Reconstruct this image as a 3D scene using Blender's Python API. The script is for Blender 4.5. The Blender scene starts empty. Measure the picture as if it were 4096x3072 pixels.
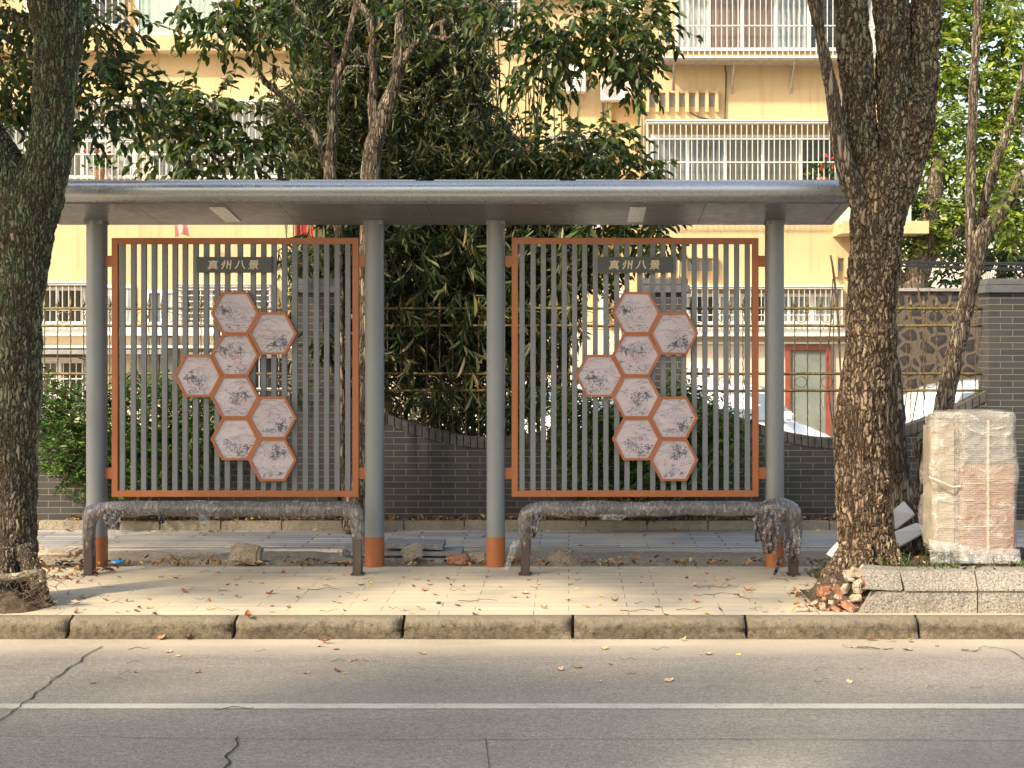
import bpy, bmesh, math, random
import numpy as np
from mathutils import Vector, Matrix, noise
R = math.radians
random.seed(7); rng = np.random.default_rng(7)
scene = bpy.context.scene
COL = scene.collection

# ------------------------------------------------------------------ camera, sky, sun, exposure
F = 6150.0; HX = 2275.0; HY = 1380.0; EYE = 1.58        # focal length, vanishing point (4096 px wide photo), eye height
cd = bpy.data.cameras.new('camera'); cam = bpy.data.objects.new('camera', cd); COL.objects.link(cam)
cam.location = (0, 0, EYE); cam.rotation_euler = (R(90), 0, 0)
cd.sensor_width = 36; cd.lens = F / 4096 * 36
cd.shift_x = -(HX - 2048) / 4096; cd.shift_y = -(1536 - HY) / 4096
cd.clip_start = .1; cd.clip_end = 600
scene.camera = cam
SUN = Vector((-1.15, -1.0, 1.2)).normalized()
w = bpy.data.worlds.new('World'); scene.world = w; w.use_nodes = True
wn = w.node_tree; bg = wn.nodes['Background']
sky = wn.nodes.new('ShaderNodeTexSky'); sky.sky_type = 'NISHITA'; sky.sun_disc = False
sky.sun_elevation = math.asin(SUN.z); sky.sun_rotation = math.atan2(SUN.x, SUN.y)
sky.air_density = 1.6; sky.dust_density = 4.0; sky.ozone_density = 1.0
wn.links.new(sky.outputs[0], bg.inputs[0]); bg.inputs[1].default_value = .15
sl = bpy.data.lights.new('sun', 'SUN'); sl.energy = 3.3; sl.angle = R(2.5); sl.color = (1, .86, .65)
so = bpy.data.objects.new('sun', sl); COL.objects.link(so); so.rotation_euler = SUN.to_track_quat('Z', 'Y').to_euler()
so.location = (-10, -10, 20)
scene.view_settings.view_transform = 'Standard'; scene.view_settings.look = 'None'
scene.view_settings.gamma = 1; scene.view_settings.use_curve_mapping = False
scene.view_settings.exposure = 1.12

# ------------------------------------------------------------------ helpers
def P(px, py, D): return Vector(((px - HX) * D / F, D, EYE - (py - HY) * D / F))
def PX(px, D): return (px - HX) * D / F
def PZ(py, D): return EYE - (py - HY) * D / F

def setp(o, label=None, cat=None, group=None, kind=None):
    if label: o['label'] = label
    if cat: o['category'] = cat
    if group: o['group'] = group
    if kind: o['kind'] = kind
    return o
def empty(name, loc, label, cat, group=None):
    o = bpy.data.objects.new(name, None); COL.objects.link(o); o.location = loc; o.empty_display_size = .1
    return setp(o, label, cat, group)
def link(name, me, mats, parent=None, smooth=False):
    o = bpy.data.objects.new(name, me); COL.objects.link(o)
    if not isinstance(mats, (list, tuple)): mats = [mats]
    for m in mats: me.materials.append(m)
    if smooth: me.shade_smooth()
    if parent is not None:
        o.parent = parent; o.matrix_parent_inverse = Matrix.Identity(4)
        # geometry was written in world coordinates: bring it to the parent's frame
        M = Matrix.Identity(4); q = parent
        while q is not None: M = q.matrix_basis @ M; q = q.parent
        me.transform(M.inverted())
    return o
class MB:
    def __init__(s): s.v = []; s.f = []; s.m = []
    def add(s, vs, fs, mi=0):
        n = len(s.v); s.v += [tuple(v) for v in vs]; s.f += [tuple(n + i for i in f) for f in fs]; s.m += [mi] * len(fs); return s
    def box(s, x0, x1, y0, y1, z0, z1, mi=0, M=None):
        vs = [Vector(p) for p in ((x0,y0,z0),(x1,y0,z0),(x1,y1,z0),(x0,y1,z0),(x0,y0,z1),(x1,y0,z1),(x1,y1,z1),(x0,y1,z1))]
        if M is not None: vs = [M @ v for v in vs]
        return s.add(vs, [(0,3,2,1),(4,5,6,7),(0,1,5,4),(1,2,6,5),(2,3,7,6),(3,0,4,7)], mi)
    def tube(s, pts, rad, n=8, mi=0, cap=True, jit=0):
        pts = [Vector(p) for p in pts]
        if not isinstance(rad, (list, tuple)): rad = [rad] * len(pts)
        t0 = (pts[1] - pts[0]).normalized(); a = Vector((0, 1, 0)) if abs(t0.y) < .9 else Vector((1, 0, 0))
        u = t0.cross(a).normalized(); vs = []; L = len(pts)
        for i, p in enumerate(pts):
            t = (pts[min(i+1, L-1)] - pts[max(i-1, 0)]).normalized()
            u = (u - t * u.dot(t)).normalized(); w_ = t.cross(u)
            for k in range(n):
                an = 2 * math.pi * k / n; r = rad[i] * (1 + (random.uniform(-jit, jit) if jit else 0))
                vs.append(p + (u * math.cos(an) + w_ * math.sin(an)) * r)
        fs = [(i*n+k, i*n+(k+1) % n, (i+1)*n+(k+1) % n, (i+1)*n+k) for i in range(L-1) for k in range(n)]
        if cap: fs += [tuple(reversed(range(n))), tuple((L-1)*n + k for k in range(n))]
        return s.add(vs, fs, mi)
    def prism(s, poly, y0, y1, mi=0, axis='y'):
        n = len(poly)
        if axis == 'y': vs = [(x, y0, z) for x, z in poly] + [(x, y1, z) for x, z in poly]
        elif axis == 'x': vs = [(y0, a, b) for a, b in poly] + [(y1, a, b) for a, b in poly]
        else: vs = [(a, b, y0) for a, b in poly] + [(a, b, y1) for a, b in poly]
        fs = [tuple(range(n)), tuple(reversed(range(n, 2*n)))] + [(i, i+n, (i+1) % n + n, (i+1) % n) for i in range(n)]
        return s.add(vs, fs, mi)
    def mesh(s, name='m'):
        me = bpy.data.meshes.new(name); me.from_pydata(s.v, [], s.f)
        if any(s.m): me.polygons.foreach_set('material_index', s.m)
        bm = bmesh.new(); bm.from_mesh(me); bmesh.ops.recalc_face_normals(bm, faces=bm.faces); bm.to_mesh(me); bm.free()
        me.update(); return me
    def build(s, name, mats, parent=None, smooth=False, bevel=0):
        me = s.mesh(name)
        if bevel:
            bm = bmesh.new(); bm.from_mesh(me)
            bmesh.ops.bevel(bm, geom=[e for e in bm.edges], offset=bevel, segments=2, affect='EDGES', clamp_overlap=True)
            bm.to_mesh(me); bm.free()
        return link(name, me, mats, parent, smooth)
def catmull(pts, per=8):
    """pts: tuples of any length, smoothed."""
    P_ = [np.array(p, float) for p in pts]; P_ = [2*P_[0]-P_[1]] + P_ + [2*P_[-1]-P_[-2]]; out = []
    for i in range(1, len(P_) - 2):
        for k in range(per):
            t = k / per; a, b, c, d = P_[i-1:i+3]
            out.append(.5 * ((2*b) + (-a+c)*t + (2*a-5*b+4*c-d)*t*t + (-a+3*b-3*c+d)*t**3))
    out.append(P_[-2]); return out
def ppath(lst, D0, per=8, wob=0):
    """(px, py, half width px[, D]) -> smooth world points, radii"""
    q = []
    for e in lst:
        D = e[3] if len(e) > 3 else D0; p = P(e[0], e[1], D); q.append((p.x, p.y, p.z, e[2] * D / F))
    c = catmull(q, per); pts = []; rd = []
    for a in c:
        v = Vector(a[:3])
        if wob: v += Vector((noise.noise(v*3), noise.noise(v*3+Vector((9,0,0))), 0)) * wob
        pts.append(v); rd.append(max(float(a[3]), .0015))
    return pts, rd
def remeshed(mb, voxel, smooth_it=4):
    me = mb.mesh('tmp'); o = bpy.data.objects.new('tmp', me); COL.objects.link(o)
    m = o.modifiers.new('r', 'REMESH'); m.mode = 'VOXEL'; m.voxel_size = voxel
    if smooth_it:
        s = o.modifiers.new('s', 'SMOOTH'); s.iterations = smooth_it; s.factor = .5
    dg = bpy.context.evaluated_depsgraph_get(); out = bpy.data.meshes.new_from_object(o.evaluated_get(dg))
    bpy.data.objects.remove(o); out.materials.clear(); return out
def displace(me, fn):
    n = len(me.vertices); co = np.empty(n*3); me.vertices.foreach_get('co', co); co = co.reshape(-1, 3)
    no = np.empty(n*3); me.vertices.foreach_get('normal', no); no = no.reshape(-1, 3)
    for i in range(n):
        co[i] += no[i] * fn(Vector(co[i]))
    me.vertices.foreach_set('co', co.ravel()); me.update()

# ------------------------------------------------------------------ materials
MATS = {}
class NT:
    def __init__(s, name):
        s.m = bpy.data.materials.new(name); s.m.use_nodes = True; s.t = s.m.node_tree
        s.b = s.t.nodes['Principled BSDF']; s.out = s.t.nodes['Material Output']; MATS[name] = s.m
        s.tc = s.t.nodes.new('ShaderNodeTexCoord')
    def n(s, typ, ins=None, **kw):
        nd = s.t.nodes.new('ShaderNode' + typ)
        for k, v in kw.items(): setattr(nd, k, v)
        for k, v in (ins or {}).items(): s.set(nd.inputs[k], v)
        return nd
    def set(s, sock, v):
        if isinstance(v, bpy.types.NodeSocket): s.t.links.new(v, sock)
        else: sock.default_value = v
    def co(s, scale=(1,1,1), gen='Object', loc=(0,0,0), rot=(0,0,0)):
        mp = s.n('Mapping', {'Scale': scale, 'Location': loc, 'Rotation': rot}); s.t.links.new(s.tc.outputs[gen], mp.inputs[0]); return mp.outputs[0]
    def noise(s, sc, vec=None, det=4, rough=.6, dist=0):
        nd = s.n('TexNoise', {'Scale': sc, 'Detail': det, 'Roughness': rough, 'Distortion': dist}); 
        if vec is not None: s.set(nd.inputs['Vector'], vec)
        else: s.t.links.new(s.tc.outputs['Object'], nd.inputs['Vector'])
        return nd.outputs[0]
    def ramp(s, fac, stops, interp='LINEAR'):
        nd = s.n('ValToRGB'); nd.color_ramp.interpolation = interp; e = nd.color_ramp.elements
        while len(e) < len(stops): e.new(.5)
        for i, (p, c) in enumerate(stops):
            e[i].position = p; e[i].color = (c, c, c, 1) if isinstance(c, (int, float)) else (*c, 1)
        s.set(nd.inputs[0], fac); return nd.outputs[0]
    def mix(s, f, a, b, mode='MIX'):
        nd = s.n('Mix', data_type='RGBA', blend_type=mode); s.set(nd.inputs[0], f)
        for i, v in ((6, a), (7, b)):
            if isinstance(v, tuple): v = (*v[:3], 1)
            s.set(nd.inputs[i], v)
        return nd.outputs[2]
    def math(s, op, a, b=0., clamp=False):
        nd = s.n('Math', operation=op, use_clamp=clamp); s.set(nd.inputs[0], a); s.set(nd.inputs[1], b); return nd.outputs[0]
    def bump(s, h, dist=.01, st=1., prev=None):
        nd = s.n('Bump', {'Height': h, 'Distance': dist, 'Strength': st})
        if prev is not None: s.set(nd.inputs['Normal'], prev)
        return nd.outputs[0]
    def fin(s, col=None, rough=None, nrm=None, metal=None, spec=None, **kw):
        b = s.b
        if col is not None: s.set(b.inputs['Base Color'], (*col, 1) if isinstance(col, tuple) else col)
        if rough is not None: s.set(b.inputs['Roughness'], rough)
        if nrm is not None: s.set(b.inputs['Normal'], nrm)
        if metal is not None: s.set(b.inputs['Metallic'], metal)
        if spec is not None: s.set(b.inputs['Specular IOR Level'], spec)
        for k, v in kw.items(): s.set(b.inputs[k], v)
        return s.m

def m_simple(name, c, rough=.6, var=.15, sc=6, bump=0, bsc=60, metal=0, spec=.5, coat=0):
    s = NT(name); f = s.noise(sc, det=5)
    lo = tuple(x*(1-var) for x in c); hi = tuple(min(1, x*(1+var)) for x in c)
    col = s.ramp(f, [(.3, lo), (.7, hi)]); nr = s.bump(s.noise(bsc, det=6), bump) if bump else None
    rr = s.ramp(s.noise(sc*3), [(.3, rough*.85), (.7, min(1, rough*1.15))])
    return s.fin(col, rr, nr, metal, spec, **({'Coat Weight': coat} if coat else {}))

def m_concrete(name, c, var=.18, grain=250, gv=.25, bump=.003, stain=None, rough=.9, warm=None):
    s = NT(name)
    a = s.ramp(s.noise(.9, det=6), [(.3, tuple(x*(1-var) for x in c)), (.7, tuple(x*(1+var) for x in c))])
    g = s.ramp(s.noise(grain, det=3, rough=.7), [(.32, 1-gv), (.5, 1.), (.7, 1+gv*.7)])
    col = s.mix(1., a, g, 'MULTIPLY')
    if stain is not None:
        col = s.mix(s.ramp(s.noise(2.3, det=8, rough=.65), [(.5, 0), (.68, .7)]), col, stain)
    h = s.math('ADD', s.noise(grain*.6, det=4), s.math('MULTIPLY', s.noise(18, det=5), 2.))
    return s.fin(col, rough, s.bump(h, bump), spec=.25), s

# road: worn concrete/asphalt with broom grain and darker wheel stains
s = NT('road_concrete')
base = s.ramp(s.noise(1.3, s.co((.35, 1, 1)), det=7, rough=.62), [(.3, (.205, .185, .16)), (.72, (.285, .256, .218))])
gr = s.mix(1., s.ramp(s.noise(120, det=3, rough=.85), [(.30, .42), (.46, .92), (.58, 1.1), (.72, 1.7)]), s.ramp(s.noise(48, det=5, rough=.8), [(.34, .74), (.5, 1.), (.66, 1.22)]), 'MULTIPLY')
gr2 = s.ramp(s.noise(55, s.co((.25, 1, 1)), det=4), [(.3, .88), (.7, 1.1)])
col = s.mix(1., s.mix(1., base, gr, 'MULTIPLY'), gr2, 'MULTIPLY')
sep = s.n('SeparateXYZ'); s.t.links.new(s.tc.outputs['Object'], sep.inputs[0])
col = s.mix(s.ramp(s.noise(.9, s.co((.4, 1, 1)), det=7, rough=.65), [(.5, 0), (.68, .35)]), col, (.17, .16, .15))
dst = s.n('MapRange', {'From Min': 8.35, 'From Max': 8.70, 'To Min': 0., 'To Max': 1.}); s.set(dst.inputs[0], s.math('ADD', sep.outputs[1], s.math('MULTIPLY', s.math('SUBTRACT', s.noise(3.5, s.co((.5, 1, 1)), det=6), .5), .3)))
col = s.mix(s.math('MULTIPLY', dst.outputs[0], .9), col, (.40, .34, .26))
spk = s.ramp(s.noise(95, det=1), [(.73, 0), (.78, 1)])
col = s.mix(s.math('MULTIPLY', spk, .6), col, (.55, .5, .42)); col = s.mix(s.ramp(s.noise(42, det=2), [(.24, .6), (.30, 0)]), col, (.08, .07, .06))
s.fin(col, .88, s.bump(s.noise(170, det=3), .004), spec=.25)

gutter, _ = m_concrete('gutter_concrete', (.40, .34, .26), grain=130, gv=.2)
# kerb: weathered granite/concrete, darker face
s = NT('kerb_stone')
a = s.ramp(s.noise(3, s.co((.6, 1, 2)), det=8, rough=.7), [(.3, (.12, .095, .068)), (.55, (.215, .175, .12)), (.75, (.32, .26, .19))])
g = s.mix(1., s.ramp(s.noise(120, det=4, rough=.75), [(.3, .55), (.5, 1.), (.7, 1.4)]), s.ramp(s.noise(28, det=7, rough=.75), [(.36, .55), (.5, 1.), (.66, 1.35)]), 'MULTIPLY')
sep = s.n('SeparateXYZ'); s.t.links.new(s.tc.outputs['Object'], sep.inputs[0])
top = s.n('MapRange', {'From Min': -.055, 'From Max': -.015, 'To Min': 0., 'To Max': .8}); s.set(top.inputs[0], s.math('ADD', sep.outputs[2], s.math('MULTIPLY', s.math('SUBTRACT', s.noise(14, det=6), .5), .09)))
col = s.mix(top.outputs[0], s.mix(1., a, g, 'MULTIPLY'), (.36, .305, .225))
s.fin(col, .92, s.bump(s.noise(24, det=9, rough=.78), .05), spec=.2)

def m_paving(name, c1, c2, mortar, bw, bh, tint=None, msize=.0018):
    s = NT(name); br = s.n('TexBrick', {'Scale': 1., 'Mortar Size': msize, 'Mortar Smooth': .3, 'Bias': 0., 'Brick Width': bw, 'Row Height': bh, 'Color1': (*c1, 1), 'Color2': (*c2, 1), 'Mortar': (*mortar, 1)}, offset=.37, offset_frequency=2)
    s.set(br.inputs['Vector'], s.co())
    st = s.ramp(s.noise(1.7, s.co((.5, 1, 1)), det=7, rough=.65), [(.3, .82), (.7, 1.14)])
    col = s.mix(1., br.outputs[0], st, 'MULTIPLY')
    g = s.ramp(s.noise(190, det=3, rough=.7), [(.3, .86), (.7, 1.1)]); col = s.mix(1., col, g, 'MULTIPLY')
    if tint: col = s.mix(s.ramp(s.noise(1.1, det=6), [(.45, 0), (.62, .75)]), col, tint)
    hh = s.math('SUBTRACT', s.math('MULTIPLY', s.noise(120, det=4), .3), br.outputs[1])
    return s.fin(col, .85, s.bump(hh, .004), spec=.25)
m_paving('paving_pale', (.52, .44, .32), (.44, .385, .30), (.17, .14, .10), .56, .155, (.56, .46, .31), .0026)
m_paving('paving_grey', (.40, .385, .37), (.24, .24, .245), (.07, .065, .06), .62, .125, (.38, .345, .29), .006)
m_concrete('rear_kerb_stone', (.30, .255, .195), grain=110, gv=.3, bump=.008, stain=(.14, .12, .09))
m_concrete('planter_granite', (.27, .24, .20), grain=100, gv=.75, bump=.008, stain=(.15, .13, .11))
m_concrete('slab_stone', (.72, .69, .64), grain=160, gv=.15, bump=.003)
m_concrete('grey_stone', (.26, .25, .23), grain=90, gv=.3, bump=.006)
m_concrete('rubble_stone', (.38, .31, .23), grain=60, gv=.3, bump=.01, stain=(.2, .14, .09))
m_concrete('rubble_brick', (.36, .17, .10), grain=60, gv=.3, bump=.01, stain=(.4, .32, .24))
m_concrete('courtyard', (.30, .27, .23), grain=60)
s = NT('soil')
col = s.ramp(s.noise(22, det=8, rough=.75), [(.3, (.05, .035, .024)), (.5, (.13, .095, .065)), (.7, (.26, .20, .14))])
s.fin(col, .95, s.bump(s.noise(35, det=9, rough=.75), .05), spec=.15)
s = NT('dry_grit')
col = s.ramp(s.noise(45, det=8, rough=.75), [(.3, (.16, .125, .09)), (.5, (.33, .27, .2)), (.7, (.5, .42, .31))])
s.fin(col, .95, s.bump(s.noise(50, det=9, rough=.75), .03), spec=.15)
m_simple('white_paint', (.43, .405, .35), .8, .16, 9, .002, 120)
s = NT('line_paint')
wr = s.ramp(s.math('ADD', s.math('MULTIPLY', s.noise(60, det=6, rough=.8), .7), s.math('MULTIPLY', s.noise(4, det=4), .3)), [(.52, 0), (.6, .85)])
s.fin(s.mix(wr, (.47, .44, .375), (.25, .225, .19)), .85, s.bump(s.noise(100, det=4), .003), spec=.25)
m_concrete('pale_mortar', (.40, .34, .27), grain=60, gv=.3, bump=.01, stain=(.26, .2, .15))
# shelter paints
def m_paint(name, c, rough=.38, coat=.25, dust=.1):
    s = NT(name); f = s.noise(1.5, det=4)
    col = s.ramp(f, [(.3, tuple(x*.93 for x in c)), (.7, tuple(x*1.05 for x in c))])
    col = s.mix(s.ramp(s.noise(9, s.co((1, 1, .3)), det=7), [(.5, 0), (.75, dust)]), col, (.45, .4, .33))
    rr = s.ramp(s.noise(12, det=6), [(.3, rough*.8), (.7, rough*1.3)])
    return s.fin(col, rr, s.bump(s.noise(260, det=2), .0006), spec=.5, **{'Coat Weight': coat, 'Coat Roughness': .2})
m_paint('grey_paint', (.185, .20, .215), .42)
m_paint('slat_paint', (.155, .165, .175), .5, .1)
m_paint('orange_paint', (.34, .105, .03), .45, .2, .05)
m_paint('canopy_paint', (.42, .435, .46), .26, .3, 0).node_tree.nodes['Principled BSDF'].inputs['Metallic'].default_value = .65
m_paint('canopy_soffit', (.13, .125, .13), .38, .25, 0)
m_paint('dark_sign', (.045, .047, .052), .4, .2, .04)
m_paint('brown_steel', (.055, .035, .03), .5, .1, .15)
m_simple('gold_letter', (.62, .52, .36), .4, .06, 20)
m_simple('aluminium', (.42, .44, .46), .35, .08, 8, metal=.6)
m_simple('picture_ink', (.15, .15, .18), .6, .35, 90)
m_simple('picture_ink_light', (.30, .29, .32), .6, .2, 60)
m_simple('picture_red', (.62, .30, .25), .6, .2, 60)
s = NT('picture_ground')
oi = s.n('ObjectInfo'); off = s.n('Combine' + 'XYZ'); s.set(off.inputs[0], s.math('MULTIPLY', oi.outputs['Random'], 40.)); s.set(off.inputs[2], s.math('MULTIPLY', oi.outputs['Random'], 17.))
av = s.n('VectorMath', operation='ADD'); s.set(av.inputs[0], s.co((1, 1, 1.7))); s.set(av.inputs[1], off.outputs[0])
wash = s.ramp(s.noise(8, av.outputs[0], det=6, rough=.6, dist=.6), [(.42, 0), (.6, .8)])
ink = s.ramp(s.noise(24, av.outputs[0], det=9, rough=.8, dist=1.6), [(.49, 0), (.53, .15), (.60, .85)])
msk = s.ramp(s.noise(6, av.outputs[0], det=2), [(.44, 0.05), (.56, 1)])
base = s.ramp(s.noise(4, av.outputs[0], det=3), [(.3, (.45, .375, .395)), (.7, (.55, .475, .505))])
col = s.mix(s.math('MULTIPLY', wash, .5), base, (.40, .37, .41)); col = s.mix(s.math('MULTIPLY', ink, msk), col, (.14, .14, .17))
s.fin(col, .45, spec=.35)

m_simple('light_cover', (.62, .61, .6), .25, .35, 60, .01, 50)
# plastic film on the benches
s = NT('stretch_film')
n1 = s.noise(9, s.co((1, 1, 1)), det=4, rough=.6, dist=.6); n2 = s.noise(48, s.co((1.5, .25, .45)), det=5, rough=.65, dist=.8); n3 = s.noise(20, s.co((2.2, .5, .9)), det=6, rough=.75, dist=1.5)
col = s.ramp(s.math('ADD', s.math('MULTIPLY', n1, .6), s.math('MULTIPLY', n2, .4)), [(.36, (.05, .035, .035)), (.5, (.13, .105, .105)), (.62, (.26, .225, .225))])
col = s.mix(s.ramp(n3, [(.57, 0), (.63, .8), (.7, .9)]), col, (.66, .63, .62))  # pale streaks are silver glints painted into the film colour
cr = s.n('TexVoronoi', {'Scale': 1.}, feature='DISTANCE_TO_EDGE'); wp = s.n('VectorMath', operation='ADD'); s.set(wp.inputs[0], s.co((34, 9, 13), rot=(0, .35, .2))); s.set(wp.inputs[1], n3); s.set(cr.inputs['Vector'], wp.outputs[0])
crs = s.ramp(cr.outputs[0], [(0, 1.), (.10, .25), (.4, 0)])
col = s.mix(s.math('MULTIPLY', crs, .35), col, (.62, .59, .58))
s.fin(col, .2, s.bump(s.math('ADD', s.math('ADD', n2, n3), crs), .02), spec=.9, **{'Coat Weight': .7, 'Coat Roughness': .08})
s = NT('torn_film')
col = s.ramp(s.noise(34, det=7), [(.38, (.045, .032, .033)), (.55, (.13, .10, .10)), (.66, (.4, .36, .36))])
s.fin(col, .2, s.bump(s.noise(45, det=8), .03), spec=.8, **{'Coat Weight': .6})
s = NT('clear_film')
tr = s.n('BsdfTransparent'); mx = s.n('MixShader'); s.set(mx.inputs[0], s.ramp(s.noise(26, det=7), [(.35, .12), (.6, .35), (.75, .9)]))
s.fin((.8, .78, .76), .15, s.bump(s.noise(30, det=7), .03), spec=.8)
s.t.links.new(tr.outputs[0], mx.inputs[1]); s.t.links.new(s.b.outputs[0], mx.inputs[2]); s.t.links.new(mx.outputs[0], s.out.inputs[0])
s = NT('bubble_wrap')
rib = s.n('TexWave', {'Scale': 28., 'Distortion': 1.6, 'Detail': 2., 'Detail Scale': 1.5}, wave_type='BANDS', bands_direction='Z'); s.set(rib.inputs['Vector'], s.co())
dots = s.n('TexVoronoi', {'Scale': 85., 'Randomness': .25}, feature='F1'); s.set(dots.inputs['Vector'], s.co())
wr = s.noise(7, s.co((1, 1, 2.2)), det=5, rough=.6, dist=1.2)
tr = s.n('BsdfTransparent', {0: (.93, .90, .85, 1)}); mx = s.n('MixShader')
fac = s.math('ADD', s.ramp(wr, [(.38, .08), (.60, .20), (.72, .7)]), s.math('MULTIPLY', rib.outputs[1], .12), True)
fac = s.math('ADD', fac, s.math('MULTIPLY', dots.outputs[0], .18), True)
s.set(mx.inputs[0], fac)
b1 = s.bump(rib.outputs[1], .003, .6); b1 = s.bump(dots.outputs[0], .005, .7, b1); b1 = s.bump(wr, .03, 1., b1)
s.fin((.74, .69, .62), .2, b1, spec=.8, **{'Coat Weight': .7, 'Coat Roughness': .07})
s.t.links.new(tr.outputs[0], mx.inputs[1]); s.t.links.new(s.b.outputs[0], mx.inputs[2]); s.t.links.new(mx.outputs[0], s.out.inputs[0])
m_simple('cardboard', (.24, .12, .08), .8, .12, 5)
m_simple('grey_carton', (.15, .155, .155), .6, .15, 5)
m_simple('white_foam', (.34, .29, .22), .7, .1, 5)
m_simple('packing_tape', (.55, .47, .33), .25, .1, 9)
m_simple('black_plastic', (.02, .02, .02), .5, .2, 9)
m_simple('blue_plastic', (.03, .25, .65), .35, .1, 9)

# brick facing, dark grey tiles
s = NT('dark_tile')
sep = s.n('SeparateXYZ'); s.t.links.new(s.tc.outputs['Object'], sep.inputs[0])
cmb = s.n('CombineXYZ'); s.set(cmb.inputs[0], s.math('ADD', sep.outputs[0], sep.outputs[1])); s.set(cmb.inputs[1], sep.outputs[2])
br = s.n('TexBrick', {'Scale': 1., 'Mortar Size': .0034, 'Mortar Smooth': .2, 'Bias': -.1, 'Brick Width': .215, 'Row Height': .0552,
    'Color1': (.036, .036, .037, 1), 'Color2': (.054, .053, .053, 1), 'Mortar': (.20, .17, .14, 1)}, offset=.5)
s.set(br.inputs['Vector'], cmb.outputs[0])
col = s.mix(s.ramp(s.noise(3.5, det=7, rough=.65), [(.5, 0), (.78, .4)]), br.outputs[0], (.10, .085, .07))
hh = s.math('SUBTRACT', s.math('MULTIPLY', s.noise(70, det=4), .25), br.outputs[1])
s.fin(col, .62, s.bump(hh, .006), spec=.4)
s = NT('dark_cap')
col = s.ramp(s.noise(12, det=7), [(.3, (.05, .047, .045)), (.7, (.11, .1, .092))])
s.fin(col, .7, s.bump(s.noise(60, det=6), .005), spec=.3)
m_simple('pillar_cap_stone', (.10, .105, .11), .6, .25, 9, .004, 60)
s = NT('old_gold')
col = s.ramp(s.noise(28, det=7, rough=.7), [(.35, (.06, .04, .02)), (.5, (.15, .105, .03)), (.66, (.27, .20, .055))])
s.fin(col, .55, s.bump(s.noise(60, det=5), .004), metal=.15)
s = NT('old_iron')
col = s.ramp(s.noise(45, det=7, rough=.7), [(.40, (.045, .03, .025)), (.56, (.13, .09, .05)), (.7, (.36, .26, .09))])
s.fin(col, .6, s.bump(s.noise(90, det=5), .006), metal=.1)

# building
def m_stucco(name, c, streak=.35):
    s = NT(name)
    a = s.ramp(s.noise(.6, det=6), [(.3, tuple(x*.93 for x in c)), (.7, tuple(min(1, x*1.05) for x in c))])
    st = s.ramp(s.noise(6, s.co((1, 1, .07)), det=7, rough=.6), [(.52, 0), (.72, streak)])
    col = s.mix(st, a, (c[0]*.62, c[1]*.56, c[2]*.5))
    g = s.ramp(s.noise(55, det=3), [(.3, .95), (.7, 1.04)]); col = s.mix(1., col, g, 'MULTIPLY')
    return s.fin(col, .9, s.bump(s.noise(70, det=5), .006), spec=.2)
m_stucco('yellow_stucco', (.52, .385, .215), .5); m_stucco('cream_stucco', (.66, .56, .42), .3)
m_simple('white_ledge', (.72, .68, .6), .8, .12, 3, .004, 40)
s = NT('beige_tile')
sep = s.n('SeparateXYZ'); s.t.links.new(s.tc.outputs['Object'], sep.inputs[0])
cmb = s.n('CombineXYZ'); s.set(cmb.inputs[0], sep.outputs[0]); s.set(cmb.inputs[1], sep.outputs[2])
br = s.n('TexBrick', {'Scale': 1., 'Mortar Size': .005, 'Brick Width': .4, 'Row Height': .22, 'Color1': (.60, .49, .38, 1), 'Color2': (.52, .42, .33, 1), 'Mortar': (.42, .35, .28, 1)}, offset=.5)
s.set(br.inputs['Vector'], cmb.outputs[0]); s.fin(br.outputs[0], .5, spec=.4)
m_simple('grey_panel', (.24, .23, .22), .8, .2, 6, .02, 9)
m_simple('pvc_white', (.76, .74, .70), .45, .05, 4)
m_simple('grille_white', (.52, .50, .46), .5, .12, 10)
m_simple('grille_grey', (.46, .45, .43), .5, .15, 10)
m_simple('steel_old', (.35, .30, .24), .6, .25, 10)
def m_glass(name, c, rough=.12, curtain=None):
    s = NT(name); col = s.ramp(s.noise(1.6, det=3), [(.35, tuple(x*.7 for x in c)), (.65, tuple(x*1.25 for x in c))])
    if curtain is not None:
        wv = s.n('TexWave', {'Scale': 3.5, 'Distortion': 3., 'Detail': 2.}, bands_direction='X'); s.set(wv.inputs['Vector'], s.co())
        col = s.mix(s.ramp(wv.outputs[1], [(.2, 0), (.9, .7)]), col, curtain)
    return s.fin(col, rough, spec=.7)
m_glass('glass_dark', (.022, .025, .026)); m_glass('glass_room', (.07, .075, .065), .15, (.16, .14, .11))
m_glass('glass_curtain', (.16, .19, .205), .2, (.45, .48, .47)); m_glass('glass_green', (.30, .42, .33), .25, (.38, .48, .40))
m_glass('glass_brown', (.14, .095, .08), .2, (.22, .15, .12)); m_glass('glass_film', (.10, .115, .12), .15, (.22, .23, .23))
m_glass('glass_pale', (.28, .31, .31), .2, (.55, .56, .54))
m_simple('door_wood', (.22, .055, .03), .45, .2, 7); m_simple('door_glass', (.16, .185, .165), .15, .2, 2)
m_simple('ac_white', (.72, .70, .65), .5, .08, 4); m_simple('ac_grille', (.30, .28, .26), .6, .2, 30)
m_simple('cloth_pink', (.75, .30, .25), .8, .12, 8); m_simple('cloth_red', (.72, .04, .035), .8, .15, 8)
s = NT('rubble_wall')
vo = s.n('TexVoronoi', {'Scale': 4.3, 'Randomness': 1.}, feature='DISTANCE_TO_EDGE'); s.set(vo.inputs['Vector'], s.co((1, .3, 1.1)))
e = s.math('ADD', vo.outputs[0], s.math('MULTIPLY', s.math('SUBTRACT', s.noise(7, det=5), .5), .16))
col = s.ramp(e, [(.10, (.085, .068, .052)), (.13, (.022, .02, .02)), (.5, (.036, .033, .033))]); s.fin(col, .85, s.bump(e, .03), spec=.3)
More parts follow.
